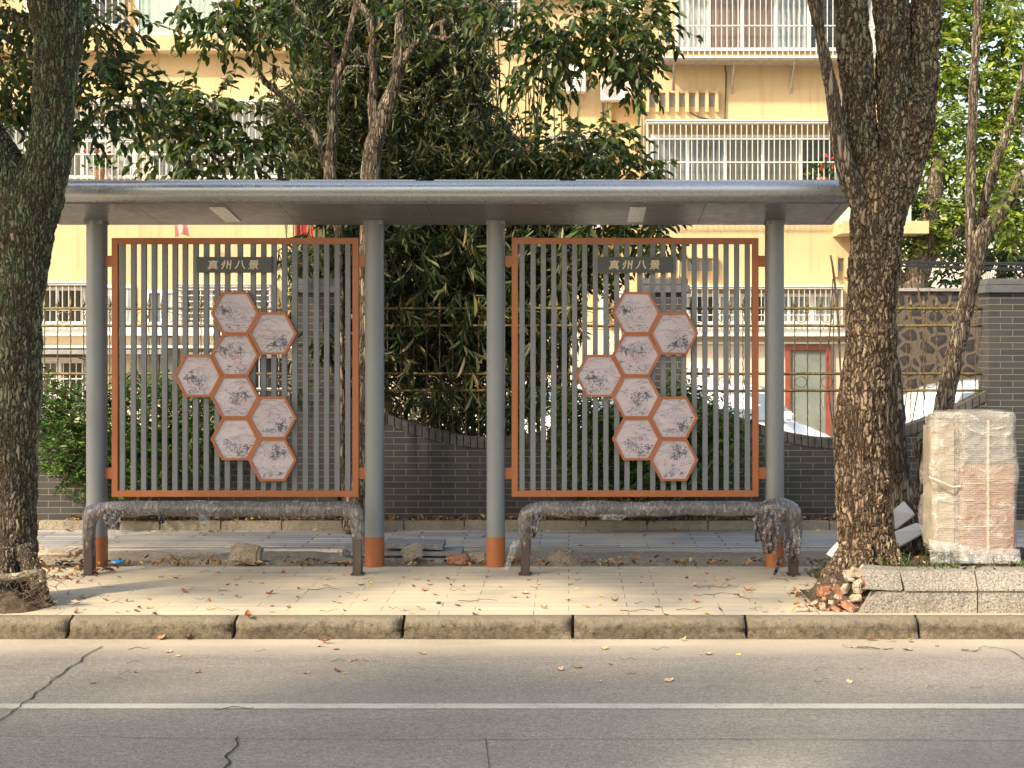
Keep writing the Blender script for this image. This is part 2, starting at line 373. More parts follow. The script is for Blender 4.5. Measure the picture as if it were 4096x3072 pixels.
# car
s = NT('car_white'); s.fin((.78, .80, .82), .25, spec=.6, **{'Coat Weight': 1., 'Coat Roughness': .04})
m_simple('car_glass', (.13, .17, .19), .06, .15, 3, spec=1.); m_simple('tyre', (.02, .02, .02), .8, .2, 20)
m_simple('car_dark', (.03, .03, .032), .5, .2, 20); m_simple('rim_metal', (.5, .5, .52), .3, .1, 9, metal=.8)
m_simple('far_wall', (.66, .60, .50), .8, .1, 1); m_simple('cable', (.03, .03, .035), .5, .1, 9)

def m_bark(name, sc, zsc, plate, gap, green, gamt=.4, disp=.016, warp=.6, greenz=(1.2, 2.6), thr=.16):
    s = NT(name)
    nz = s.n('TexNoise', {'Scale': 9., 'Detail': 3.}); s.t.links.new(s.tc.outputs['Object'], nz.inputs['Vector'])
    wv = s.n('VectorMath', {1: (warp*.035,)*3}, operation='MULTIPLY'); sub = s.n('VectorMath', {1: (.5, .5, .5)}, operation='SUBTRACT'); s.set(sub.inputs[0], nz.outputs[1]); s.set(wv.inputs[0], sub.outputs[0])
    ad = s.n('VectorMath', operation='ADD'); s.t.links.new(s.tc.outputs['Object'], ad.inputs[0]); s.set(ad.inputs[1], wv.outputs[0])
    mp = s.n('Mapping', {'Scale': (sc, sc, zsc)}); s.set(mp.inputs[0], ad.outputs[0])
    ce = s.n('TexVoronoi', {'Scale': 1.}, feature='F1', distance='CHEBYCHEV'); s.set(ce.inputs['Vector'], mp.outputs[0])
    f2 = s.n('TexVoronoi', {'Scale': 1.}, feature='F2', distance='CHEBYCHEV'); s.set(f2.inputs['Vector'], mp.outputs[0])
    e = s.math('SUBTRACT', f2.outputs[0], ce.outputs[0])
    e = s.math('ADD', e, s.math('MULTIPLY', s.math('SUBTRACT', s.noise(75, s.co((1, 1, .5)), det=5, rough=.7), .5), .34))
    fi = s.math('ABSOLUTE', s.math('SUBTRACT', s.noise(sc*.42, s.co((1, 1, zsc/sc*.45)), det=3, rough=.6, dist=.6), .5))
    e = s.math('MINIMUM', e, s.math('MULTIPLY', fi, 6.))
    sepc = s.n('SeparateColor'); s.set(sepc.inputs[0], ce.outputs[1])
    pc = s.ramp(s.math('ADD', s.math('MULTIPLY', sepc.outputs[0], .6), s.math('MULTIPLY', s.noise(70, s.co((1, 1, .4)), det=6, rough=.7), .5)), plate)
    gz = s.n('SeparateXYZ'); s.t.links.new(s.tc.outputs['Object'], gz.inputs[0])
    gm = s.n('MapRange', {'From Min': greenz[0], 'From Max': greenz[1], 'To Min': 0., 'To Max': 1.}); s.set(gm.inputs[0], gz.outputs[2])
    gmx = s.math('MULTIPLY', s.math('MULTIPLY', gm.outputs[0], gamt), s.ramp(s.noise(6, det=6, rough=.7), [(.38, 0), (.58, 1)]))
    pc = s.mix(gmx, pc, green)
    col = s.mix(s.ramp(e, [(.02, 1.), (thr, 0)]), pc, gap)
    h = s.math('ADD', s.ramp(e, [(0., 0.), (thr, .8), (.45, 1.)]), s.math('MULTIPLY', s.noise(80, s.co((1, 1, .35)), det=6), .3))
    h = s.math('ADD', h, s.math('MULTIPLY', sepc.outputs[1], .35))
    s.fin(col, .92, spec=.15)
    dn = s.n('Displacement', {'Height': h, 'Midlevel': .5, 'Scale': disp}); s.t.links.new(dn.outputs[0], s.out.inputs['Displacement'])
    s.m.displacement_method = 'BOTH'; return s.m
m_bark('bark_plated', 38, 11.5, [(.25, (.15, .10, .062)), (.5, (.235, .165, .11)), (.78, (.37, .275, .18))], (.05, .033, .023), (.14, .155, .10), .75, .015, 2.0, (1.0, 2.1), .17)
m_bark('bark_ridged', 44, 7.5, [(.25, (.115, .09, .065)), (.5, (.185, .15, .11)), (.78, (.28, .23, .17))], (.042, .033, .024), (.165, .22, .115), 1., .013, 2.4, (.7, 1.7), .22)
m_bark('bark_grey', 40, 6.5, [(.25, (.12, .09, .065)), (.5, (.22, .175, .13)), (.75, (.34, .275, .2))], (.04, .028, .02), (.15, .15, .1), .2, .007, 1., (1, 3), .2)
m_bark('bark_smooth', 14, 30, [(.25, (.14, .115, .085)), (.5, (.24, .20, .15)), (.75, (.36, .31, .24))], (.09, .07, .05), (.16, .16, .1), .2, .003, 1., (1, 3), .12)
m_simple('twig_bark', (.12, .085, .055), .9, .3, 20)
m_simple('culm_green', (.14, .16, .06), .5, .3, 12)
m_simple('cut_wood_green', (.24, .36, .22), .8, .15, 20)

def m_leaf(name, stops, trans=.35, rough=.45):
    s = NT(name); at = s.n('Attribute', attribute_name='rnd')
    col = s.ramp(at.outputs['Fac'], stops)
    s.fin(col, rough, spec=.4)
    tl = s.n('BsdfTranslucent'); s.set(tl.inputs[0], s.mix(1., col, (1.25, 1.35, .6), 'MULTIPLY')); mx = s.n('MixShader', {0: trans})
    s.t.links.new(s.b.outputs[0], mx.inputs[1]); s.t.links.new(tl.outputs[0], mx.inputs[2]); s.t.links.new(mx.outputs[0], s.out.inputs[0]); return s.m
m_leaf('leaf_broad', [(0, (.020, .036, .010)), (.5, (.042, .072, .018)), (.93, (.10, .14, .032)), (.97, (.22, .16, .03)), (1, (.30, .20, .04))])
m_leaf('leaf_bamboo', [(0, (.024, .040, .017)), (.5, (.055, .080, .028)), (.82, (.115, .14, .045)), (.9, (.24, .21, .09)), (1, (.36, .30, .16))], .3, .42)
m_leaf('leaf_shrub', [(0, (.022, .055, .013)), (.5, (.04, .10, .02)), (.85, (.10, .20, .04)), (1, (.22, .34, .07))])
m_leaf('leaf_camphor', [(0, (.06, .10, .02)), (.5, (.17, .24, .035)), (1, (.38, .42, .07))], .4)
m_leaf('leaf_young', [(0, (.09, .15, .03)), (.6, (.2, .26, .05)), (1, (.38, .33, .12))], .4)
m_leaf('grass_blade', [(0, (.04, .07, .02)), (.6, (.09, .14, .035)), (1, (.28, .22, .11))], .3)
m_leaf('leaf_dead', [(0, (.10, .05, .025)), (.35, (.22, .10, .05)), (.6, (.40, .17, .07)), (.8, (.52, .32, .13)), (1, (.60, .46, .20))], .15)
for nm, c in (('dead_brown', (.16, .075, .04)), ('dead_orange', (.46, .20, .09)), ('dead_red', (.33, .085, .05)), ('dead_tan', (.50, .32, .19)), ('dead_yellow', (.66, .50, .12)), ('dead_pink', (.46, .28, .2))):
    m_simple(nm, c, .6, .25, 60)

# ------------------------------------------------------------------ foliage builders
def leaf_cloud(name, C, Dr, N, L, W, mat, parent=None, bend=.25, tw=None):
    """C base points, Dr direction, N normal, arrays; each leaf six verts folded along the midrib"""
    n = len(C); Dr = Dr / (np.linalg.norm(Dr, axis=1, keepdims=True) + 1e-9)
    S = np.cross(Dr, N); S /= (np.linalg.norm(S, axis=1, keepdims=True) + 1e-9); U = np.cross(S, Dr)
    L = L[:, None]; W = W[:, None]
    V = np.empty((n, 6, 3)); V[:, 0] = C
    V[:, 1] = C + Dr*L*.3 + S*W*.5 + U*W*.18; V[:, 2] = C + Dr*L*.68 + S*W*.36 - U*L*bend*.25 + U*W*.12
    V[:, 3] = C + Dr*L*.97 - U*L*bend
    V[:, 4] = C + Dr*L*.68 - S*W*.36 - U*L*bend*.25 + U*W*.12; V[:, 5] = C + Dr*L*.3 - S*W*.5 + U*W*.18
    idx = np.arange(n)[:, None] * 6
    Fa = np.concatenate([idx + np.array([[0, 1, 2, 3]]), idx + np.array([[0, 3, 4, 5]])], 1).reshape(-1)
    V = V.reshape(-1, 3); rn = np.repeat(rng.random(n), 6); nf = n*2; mi = np.zeros(nf, dtype=np.int32); mats = [mat]
    if tw is not None and tw.v:
        Fa = np.concatenate([Fa, (np.array(tw.f) + len(V)).reshape(-1)]); V = np.concatenate([V, np.array(tw.v)]); rn = np.concatenate([rn, np.zeros(len(tw.v))])
        mi = np.concatenate([mi, np.ones(len(tw.f), dtype=np.int32)]); nf += len(tw.f); mats = [mat, MATS['twig_bark']]
    me = bpy.data.meshes.new(name); me.vertices.add(len(V)); me.vertices.foreach_set('co', V.ravel())
    me.loops.add(nf*4); me.loops.foreach_set('vertex_index', Fa.astype(np.int32)); me.polygons.add(nf)
    me.polygons.foreach_set('loop_start', np.arange(0, nf*4, 4, dtype=np.int32)); me.polygons.foreach_set('loop_total', np.full(nf, 4, dtype=np.int32)); me.polygons.foreach_set('material_index', mi)
    at = me.attributes.new('rnd', 'FLOAT', 'POINT'); at.data.foreach_set('value', rn.astype(np.float32))
    me.update(calc_edges=True); me.validate(); return link(name, me, mats, parent)
def tri_tubes(mb, A, B, r0, r1):
    for a, b in zip(A, B):
        a = Vector(a); b = Vector(b); t = (b - a).normalized(); u = t.cross(Vector((.3, .9, .2))).normalized(); w_ = t.cross(u)
        vs = []
        for p, r in ((a, r0), (b, r1)):
            for k in range(3):
                an = k * 2.094; vs.append(p + (u*math.cos(an) + w_*math.sin(an)) * r)
        mb.add(vs, [(0, 1, 4, 3), (1, 2, 5, 4), (2, 0, 3, 5)])
def sprays(clumps, per, nl, L, W, tl=.35, droop=.5, up=.2, twig=None, spread=1., hang=.4):
    """twigs starting inside each clump, leaves alternate along them. returns arrays for leaf_cloud"""
    Cs = []; Ds = []; Ns = []; Ls = []; A = []; B = []
    for (c, r) in clumps:
        c = np.array(c); r = np.array(r if hasattr(r, '__len__') else (r, r, r))
        k = max(3, int(per * (r[0]*r[2]) ** .5 * (r[1] ** .3)))
        for _ in range(k):
            d = rng.normal(size=3); d /= np.linalg.norm(d); q = rng.random() ** .45
            p = c + d * r * q
            dirn = d * spread + rng.normal(size=3) * .5; dirn[2] += up; dirn /= np.linalg.norm(dirn)
            tlen = tl * (.6 + .8 * rng.random()); pts = []; pos = p.copy(); dv = dirn.copy(); steps = nl
            for j in range(steps + 1):
                pts.append(pos.copy()); pos = pos + dv * tlen / steps; dv[2] -= droop / steps; dv /= np.linalg.norm(dv)
            A.append(pts[0]); B.append(pts[steps//2]); A.append(pts[steps//2]); B.append(pts[-1])
            side = np.cross(dirn, [0, 0, 1]); side /= (np.linalg.norm(side) + 1e-6)
            for j in range(1, steps + 1):
                sg = 1 if j % 2 else -1
                ld = dirn * .7 + side * sg * .9 + rng.normal(size=3) * .35; ld[2] -= hang
                Cs.append(pts[j]); Ds.append(ld); nn = np.array([0, 0, 1.]) + rng.normal(size=3) * .55; Ns.append(nn); Ls.append(.7 + .6 * rng.random())
    Cs = np.array(Cs); Ls = np.array(Ls)
    if twig is not None: tri_tubes(twig, A, B, .0035, .002)
    return Cs, np.array(Ds), np.array(Ns), Ls * L, Ls * W
def pclumps(lst, D, dz=.35):
    return [(tuple(P(e[0], e[1], e[5] if len(e) > 5 else D)), (e[2]*D/F, e[4] if len(e) > 4 else dz, e[3]*D/F)) for e in lst]

# ================================================================== SETTING
M = MATS
def sheet(name, x0, x1, y0, y1, z, mat, kind='structure'):
    me = bpy.data.meshes.new(name); me.from_pydata([(x0,y0,z),(x1,y0,z),(x1,y1,z),(x0,y1,z)], [], [(0,1,2,3)]); return setp(link(name, me, mat), kind=kind)
def grid_sheet(name, x0, x1, y0, y1, nx, ny, fn, mat, kind='structure'):
    vs = [(x0+(x1-x0)*i/nx, y0+(y1-y0)*j/ny, fn(x0+(x1-x0)*i/nx, y0+(y1-y0)*j/ny)) for j in range(ny+1) for i in range(nx+1)]
    fs = [(j*(nx+1)+i, j*(nx+1)+i+1, (j+1)*(nx+1)+i+1, (j+1)*(nx+1)+i) for j in range(ny) for i in range(nx)]
    me = bpy.data.meshes.new(name); me.from_pydata(vs, [], fs); o = link(name, me, mat, smooth=True); return setp(o, kind=kind)
KH = -.12; KD = 8.88
sheet('ground', -200, 200, -60, 400, -.62, M['courtyard'])
sheet('courtyard', -40, 40, 13.62, 60, -.4, M['courtyard'])
sheet('road', -40, 40, -12, 8.70, KH, M['road_concrete'])
sheet('gutter', -40, 40, 8.70, 8.95, KH - .0005, M['gutter_concrete'])
# dark joints and cracks of the road slabs, thin grooves of tar laid on the surface
def crack(name, pts, wd, mat, z=KH + .005):
    q = catmull([(p.x, p.y) for p in pts], 14); vs = []; fs = []
    for i, a in enumerate(q):
        b = q[min(i+1, len(q)-1)] - q[max(i-1, 0)]; b = b / (np.linalg.norm(b)+1e-9); nrm = np.array([-b[1], b[0]])
        a = a + nrm * (noise.noise(Vector((a[0]*9, a[1]*9, 3))) * (.022 if wd > .003 else .008)); wv = wd * (.6 + .7*abs(noise.noise(Vector((a[0]*14, a[1]*14, 0)))) * 2)
        vs += [(a[0]-nrm[0]*wv, a[1]-nrm[1]*wv, z), (a[0]+nrm[0]*wv, a[1]+nrm[1]*wv, z)]
        if i: fs.append((2*i-2, 2*i-1, 2*i+1, 2*i))
    me = bpy.data.meshes.new(name); me.from_pydata(vs, [], fs); return setp(link(name, me, mat), kind='structure')
def G(px, py, z=KH):
    D = (EYE - z) * F / (py - HY); return Vector((PX(px, D), D, z))
tar = m_simple('tar', (.022, .02, .019), .9, .2, 30)
crack('road_joint', [G(405, 2588), G(250, 2695), G(120, 2795), G(-60, 2930)], .0045, tar)
crack('road_joint', [G(962, 2950), G(925, 3010), G(890, 3090)], .005, tar)
crack('road_joint', [G(1942, 2958), G(1950, 3020), G(1960, 3100)], .0015, tar)
crack('road_joint', [G(-100, 2948), G(1500, 2962), G(3000, 2960), G(4300, 2968)], .0022, tar)
crack('road_crack', [G(3960, 2590), G(4040, 2605), G(4110, 2650)], .003, tar)
vs = []; n = 1500
for i in range(n+1):
    x = -12 + 24*i/n; j0 = .004*noise.noise(Vector((x*30, 1, 0))) + .003*noise.noise(Vector((x*110, 1, 0))); j1 = .004*noise.noise(Vector((x*30, 9, 0))) + .003*noise.noise(Vector((x*110, 9, 0)))
    vs += [(x, 7.18 + j0, KH + .0025), (x, 7.28 + j1, KH + .0025)]
me = bpy.data.meshes.new('lane_line'); me.from_pydata(vs, [], [(2*i, 2*i+2, 2*i+3, 2*i+1) for i in range(n)]); setp(link('lane_line', me, M['line_paint']), kind='structure')
# kerb with worn rounded blocks and open joints
kb = MB(); joints = [-8.2, -6.6, -4.87, -2.93, -1.95 + .6, .62 - .0, 1.02]
xs = sorted([(132-HX)*KD/F, (520*.463+0 - HX)*KD/F, (925-HX)*KD/F, (1605-HX)*KD/F, (2290-HX)*KD/F, (2988-HX)*KD/F, (3678-HX)*KD/F])
xs = [PX(p, KD) for p in (-1350, -420, 262, 930, 1606, 2290, 2988, 3680, 4370, 5050, 5700)]
for a, b in zip(xs[:-1], xs[1:]):
    a += .010; b -= .007; n = 70; prof = [(KD+.14, KH), (KD+.14, -.003), (KD+.055, -.001), (KD+.032, -.007), (KD+.010, -.026), (KD+.001, -.046), (KD, -.08), (KD+.002, KH)]
    vs = []; L = len(prof)
    for i in range(n+1):
        x = a + (b-a)*i/n; edge = min(i, n-i)
        for k, (y, z) in enumerate(prof):
            q = Vector((x*4, y*30, z*30)); d = noise.noise(q)*.008 + noise.noise(q*3)*.006 + noise.noise(Vector((x*22, y*60, z*60)))*.004
            er = .05 * math.exp(-edge*.5) * (noise.noise(Vector((x*1.3, 5, z*20))) + .9) if 1 < k < 7 else 0
            vs.append((x, y + (abs(d) + er if k > 1 else 0), z - (er*.5 + abs(d)*.4 if 1 < k < 6 else 0)))
    fs = [(i*L+k, i*L+k+1, (i+1)*L+k+1, (i+1)*L+k) for i in range(n) for k in range(L-1)] + [tuple(range(L)), tuple(n*L+k for k in reversed(range(L)))]
    kb.add(vs, fs)
kerb = setp(kb.build('kerb', M['kerb_stone']), kind='structure')
sheet('kerb_bed', -40, 40, 8.90, 9.02, KH + .008, M['soil'])
XR = PX(3470, 9.06)                                     # where the raised planting bed begins
sheet('platform_paving', -40, 40, 9.015, 10.98, -.002, M['paving_pale'])
grid_sheet('trench_soil', -14, 14, 10.95, 11.92, 560, 22, lambda x, y: -.012 + .028*max(0, noise.noise(Vector((x*2.2, y*4, 1)))) + .014*noise.noise(Vector((x*11, y*11, 4))) - .02*(1-min(1, min(y-10.95, 11.92-y)*8)), M['dry_grit'])
sheet('rear_paving', -40, 40, 11.9, 13.14, -.001, M['paving_grey'])
sheet('guide_strip', -40, 40, 11.985, 12.025, .003, m_simple('guide_yellow', (.55, .42, .2), .8, .2, 20))
rk = MB(); rx = PX(640, 13.13)
x = rx - .52*22
while x < 12:
    rk.box(x+.003, x+.517, 13.13, 13.21, -.02, .075 + random.uniform(-.003, .003)); x += .52
setp(rk.build('rear_kerb', M['rear_kerb_stone'], bevel=.006), kind='structure')
grid_sheet('planting_soil', -14, 14, 13.19, 13.60, 420, 10, lambda x, y: .055 + .03*noise.noise(Vector((x*5, y*5, 0))) + .012*noise.noise(Vector((x*19, y*19, 0))), M['soil'])
# raised bed on the right: granite edging (face, chamfer), soil, grass
pe = MB(); segs = [PX(3432, 9.06), PX(3908, 9.08), PX(4640, 9.08), PX(5300, 9.08), 9]
for i, (a, b) in enumerate(zip(segs[:-1], segs[1:])):
    lo = [(9.062, -.002), (9.068, .128), (9.30, .128), (9.30, -.002)]; hi = [(9.056, .131), (9.058, .142), (9.135, .238), (9.30, .240), (9.30, .131)]
    if i == 0:
        for pr, A, B, rg in ((lo, [a, a+.10, a+.16, a+.05], b-.004, .022), (hi, [a+.035, a+.05, a+.01, a+.10, a+.10], PX(3606, 9.06), .016), (hi, [PX(3616, 9.06)]*2 + [PX(3610, 9.06)]*3, b-.004, .008)):
            vs = []; n = 10; L = len(pr)
            for j in range(n+1):
                for k, (y, z) in enumerate(pr):
                    xx = A[k] + (B - A[k])*j/n + (random.uniform(-rg, rg) if j == 0 or (j == n and B < b-.1) else 0); vs.append((xx, y, z + (.012*(1-j/n) if pr is hi and B < b-.1 else 0)))
            pe.add(vs, [(j*L+k, j*L+k+1, (j+1)*L+k+1, (j+1)*L+k) for j in range(n) for k in range(L-1)] + [tuple(range(L)), tuple(n*L+k for k in reversed(range(L)))])
    else: pe.prism(lo, a+.004, b-.004, axis='x'); pe.prism(hi, a+.004, b-.004, axis='x')
setp(pe.build('bed_edging', M['planter_granite']), kind='structure')
def bedz(x, y):
    e = min(1, max(0, (x - (1.60 + .12*noise.noise(Vector((x, y*4, 2)))))/.38)); e = e*e*(3-2*e)
    back = min(1, max(0, (11.0 - y)/.7)) * (1 if x > 2.0 else min(1, max(0, (y - 9.16)/.5 + max(0, x-1.75)*3)))
    return -.02 + (.245 + .02*noise.noise(Vector((x*6, y*6, 0))) + .01*noise.noise(Vector((x*25, y*25, 0)))) * e * back
grid_sheet('bed_soil', 1.5, 9, 9.14, 11.1, 420, 110, bedz, M['soil'])

# ================================================================== BUS SHELTER
S = 11.0
SH = empty('bus_shelter', (PX(1742, S), S, 0), 'long grey bus shelter with curved canopy, four posts and two orange framed slatted screens', 'bus shelter')
def post(px):
    x = PX(px, S); hw = .064; prof = []
    for k in range(13):
        a = math.pi * k / 12; prof.append((x - hw*math.cos(a), S - .02 - .052*math.sin(a)))
    prof += [(x+hw, S+.06), (x-hw, S+.06)]
    b = MB(); b.prism(prof, .213, 2.475, axis='z'); o = b.build('post', M['grey_paint'], SH)
    for p_ in o.data.polygons: p_.use_smooth = abs(p_.normal.z) < .5
    o.data.set_sharp_from_angle(angle=R(35))
    c = MB(); cx = sum(p_[0] for p_ in prof)/len(prof); c.prism([(cx+(a-cx)*1.03, S+(b_-S)*1.03) for a, b_ in prof], -.01, .213, axis='z'); o2 = c.build('post_base', M['orange_paint'], o)
    for p_ in o2.data.polygons: p_.use_smooth = abs(p_.normal.z) < .5
    o2.data.set_sharp_from_angle(angle=R(35))
    t = MB(); t.box(x-hw-.004, x+hw+.004, S-.065, S+.07, 2.44, 2.475 + .02); t.build('post_collar', M['grey_paint'], o)
for px in (385, 1497, 1983, 3099): post(px)
CX0, CX1 = PX(75, 10.34), PX(3411, 10.34)
def sofz(y): return 2.084 + EYE - .109*y
c = MB(); prof = [(10.34, sofz(10.34)), (10.31, sofz(10.34)+.004), (10.285, 2.552)]
for k in range(9):
    a = R(-70 + 150*k/8); prof.append((10.285 - .075*math.cos(a) + .02, 2.617 + .064*math.sin(a)))
prof += [(10.33, 2.684), (11.14, 2.585), (11.14, sofz(11.11)+.004), (11.11, sofz(11.11))]
c.prism(prof, CX0, CX1, axis='x'); can = c.build('canopy', M['canopy_paint'], SH)
can.data.shade_smooth(); can.data.set_sharp_from_angle(angle=R(30))
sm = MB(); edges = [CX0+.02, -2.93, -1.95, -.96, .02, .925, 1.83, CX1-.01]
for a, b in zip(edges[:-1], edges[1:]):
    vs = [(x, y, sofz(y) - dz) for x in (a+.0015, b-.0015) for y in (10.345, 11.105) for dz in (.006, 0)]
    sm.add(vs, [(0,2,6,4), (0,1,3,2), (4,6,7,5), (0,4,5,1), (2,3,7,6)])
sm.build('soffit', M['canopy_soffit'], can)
for x0, x1 in ((-2.445, -2.333), (.415, .527)):
    l = MB(); vs = [(x, y, sofz(y) - dz) for x in (x0, x1) for y in (10.46, 10.96) for dz in (.014, .004)]
    l.add(vs, [(0,2,6,4), (0,1,3,2), (4,6,7,5), (0,4,5,1), (2,3,7,6)]); l.build('ceiling_light', M['light_cover'], can)
for a, b in ((60, 551), (597, 1098), (1163, 1665), (1739, 2240), (2303, 2807), (2870, 3375)):
    x0, x1 = PX(a, 10.5), PX(b, 10.5); l = MB(); l.box(x0, x1, 10.45, 10.97, 2.695, 2.7035); l.box(x0, x1, 10.447, 10.457, 2.685, 2.701)
    for x in (x0+.02, x1-.02): l.box(x-.012, x+.012, 10.40, 10.47, 2.668, 2.694)
    l.build('roof_panel', M['aluminium'], can)
# slatted screens
HEX = [(2545, 1252), (2696, 1334), (2545, 1420), (2397, 1503), (2545, 1588), (2695, 1671), (2545, 1756), (2695, 1839)]
SLX = [83+4, 182, 271, 361, 452, 541, 628, 720, 811, 905, 993, 1103, 1215, 1305, 1395, 1485, 1575, 1667, 1761, 1850, 1941, 2033]
def hexpoly(x, z, rx, rz): return [(x+rx*a, z+rz*b) for a, b in ((-1, 0), (-.53, 1), (.53, 1), (1, 0), (.53, -1), (-.53, -1))]
def stroke(mb, pts, w0, y, mi=1):
    vs = []
    for i, (x, z) in enumerate(pts):
        a = pts[max(0, i-1)]; b = pts[min(len(pts)-1, i+1)]; dx, dz = b[0]-a[0], b[1]-a[1]; L = math.hypot(dx, dz) + 1e-9
        w_ = w0 * (.45 + .55*math.sin(math.pi*(i+.6)/(len(pts)+.2))); vs += [(x - dz/L*w_, y, z + dx/L*w_), (x + dz/L*w_, y, z - dx/L*w_)]
    mb.add(vs, [(2*i, 2*i+1, 2*i+3, 2*i+2) for i in range(len(pts)-1)], mi)
def picture(idx, rx, rz):
    rr = random.Random(100 + idx); mb = MB(); y = -.002
    mb.prism(hexpoly(0, 0, rx, rz), 0, .004)
    def inside(x, z): return abs(z) < rz*.93 and abs(x)/rx + .47*abs(z)/rz < .95
    def clip(pts):
        out = [p for p in pts if inside(*p)]
        return out if len(out) > 1 else None
    def st(pts, w_, mi=1):
        q = clip(pts)
        if q: stroke(mb, q, w_*1.5, y, mi)
    for r_ in range(3 + idx % 3):                       # far hills
        zb = rr.uniform(-.1, .75)*rz; x0 = rr.uniform(-1, .2)*rx; h = rr.uniform(.1, .35)*rz
        st([(x0 + t*.11*rx, zb + h*math.sin(t*.32)+rr.uniform(-.02, .02)*rz) for t in range(11)], .0016, 2)
    cx, cz = [(-.45, .1), (.3, -.5), (-.2, .15), (0, -.4), (.05, -.1), (.45, -.45), (.1, -.55), (.1, .25)][idx]
    for r_ in range(60):                                # rocks: short bent strokes heaped up
        x = cx*rx + rr.gauss(0, .22)*rx; z = cz*rz + rr.gauss(0, .26)*rz; a = rr.uniform(.6, 2.6); L = rr.uniform(.06, .17)*rz; b = rr.uniform(-.5, .5)
        st([(x + L*t*math.cos(a+b*t), z + L*t*math.sin(a+b*t)) for t in (0, .33, .66, 1)], .0013, 1 + rr.randrange(2))
    for t_ in range(3 + idx % 2):                       # trees
        x = cx*rx + rr.uniform(-.5, .5)*rx; z = cz*rz + rr.uniform(-.35, .1)*rz; h = rr.uniform(.25, .5)*rz; ln = rr.uniform(-.15, .15)
        st([(x + ln*h*k/4 + rr.uniform(-.01, .01)*rx, z + h*k/4) for k in range(5)], .0018)
        for k in range(9):
            q = rr.uniform(.45, 1.1); xx = x + ln*h*q + rr.gauss(0, .09)*rx; zz = z + h*q + rr.gauss(0, .05)*rz
            st([(xx-.05*rx, zz), (xx, zz+.02*rz), (xx+.05*rx, zz-.01*rz)], .0024, 1)
    for k in range(5):                                  # water lines, shore
        zz = rr.uniform(-.8, .3)*rz; x0 = rr.uniform(-.6, .1)*rx
        st([(x0 + t*.1*rx, zz + rr.uniform(-.008, .008)*rz) for t in range(7)], .0008, 2)
    for k in range(20):                                 # foreground scrub
        x = rr.uniform(-.5, .55)*rx; z = rr.uniform(-.93, -.6)*rz
        st([(x, z), (x+.04*rx, z+.05*rz), (x+.1*rx, z+.02*rz)], .002, 1 + rr.randrange(2))
    if idx == 2:
        for k in range(4): st([(-.3*rx+k*.12*rx, -.12*rz), (-.2*rx+k*.12*rx, -.05*rz), (-.1*rx+k*.12*rx, -.13*rz)], .003, 3)
    if idx in (1, 5): st([(-.2*rx, -.6*rz), (-.05*rx, -.64*rz), (.12*rx, -.58*rz)], .002)
    return mb.mesh('hexagon_picture')
prx, prz = .1545, .1365
PICS = [picture(i, prx, prz) for i in range(8)]
for me in PICS:
    for mm in ('picture_ground', 'picture_ink', 'picture_ink_light', 'picture_red'): me.materials.append(M[mm])
def sign_text(xc, zc, h, y):
    tot = MB(); out = []
    for k, ch in enumerate('真州八景'):
        cu = bpy.data.curves.new('t', 'FONT'); cu.body = ch; cu.size = h; cu.extrude = .0018; cu.shear = .1; cu.offset = h*.012; cu.align_x = 'CENTER'; cu.resolution_u = 3
        o = bpy.data.objects.new('t', cu); COL.objects.link(o); dg = bpy.context.evaluated_depsgraph_get(); dg.update()
        me = bpy.data.meshes.new_from_object(o.evaluated_get(dg)); bpy.data.objects.remove(o)
        zs = [v.co.y for v in me.vertices]; mid = (min(zs)+max(zs))/2; xs_ = [v.co.x for v in me.vertices]; xm = (min(xs_)+max(xs_))/2
        sx = 1.12
        vs = [(xc + (k-1.5)*.0965 + (v.co.x-xm)*sx, y - v.co.z, zc + (v.co.y-mid if ch != '八' else (v.co.y-mid)*1.) ) for v in me.vertices]
        tot.add(vs, [tuple(p_.vertices) for p_ in me.polygons], 1)
    return tot
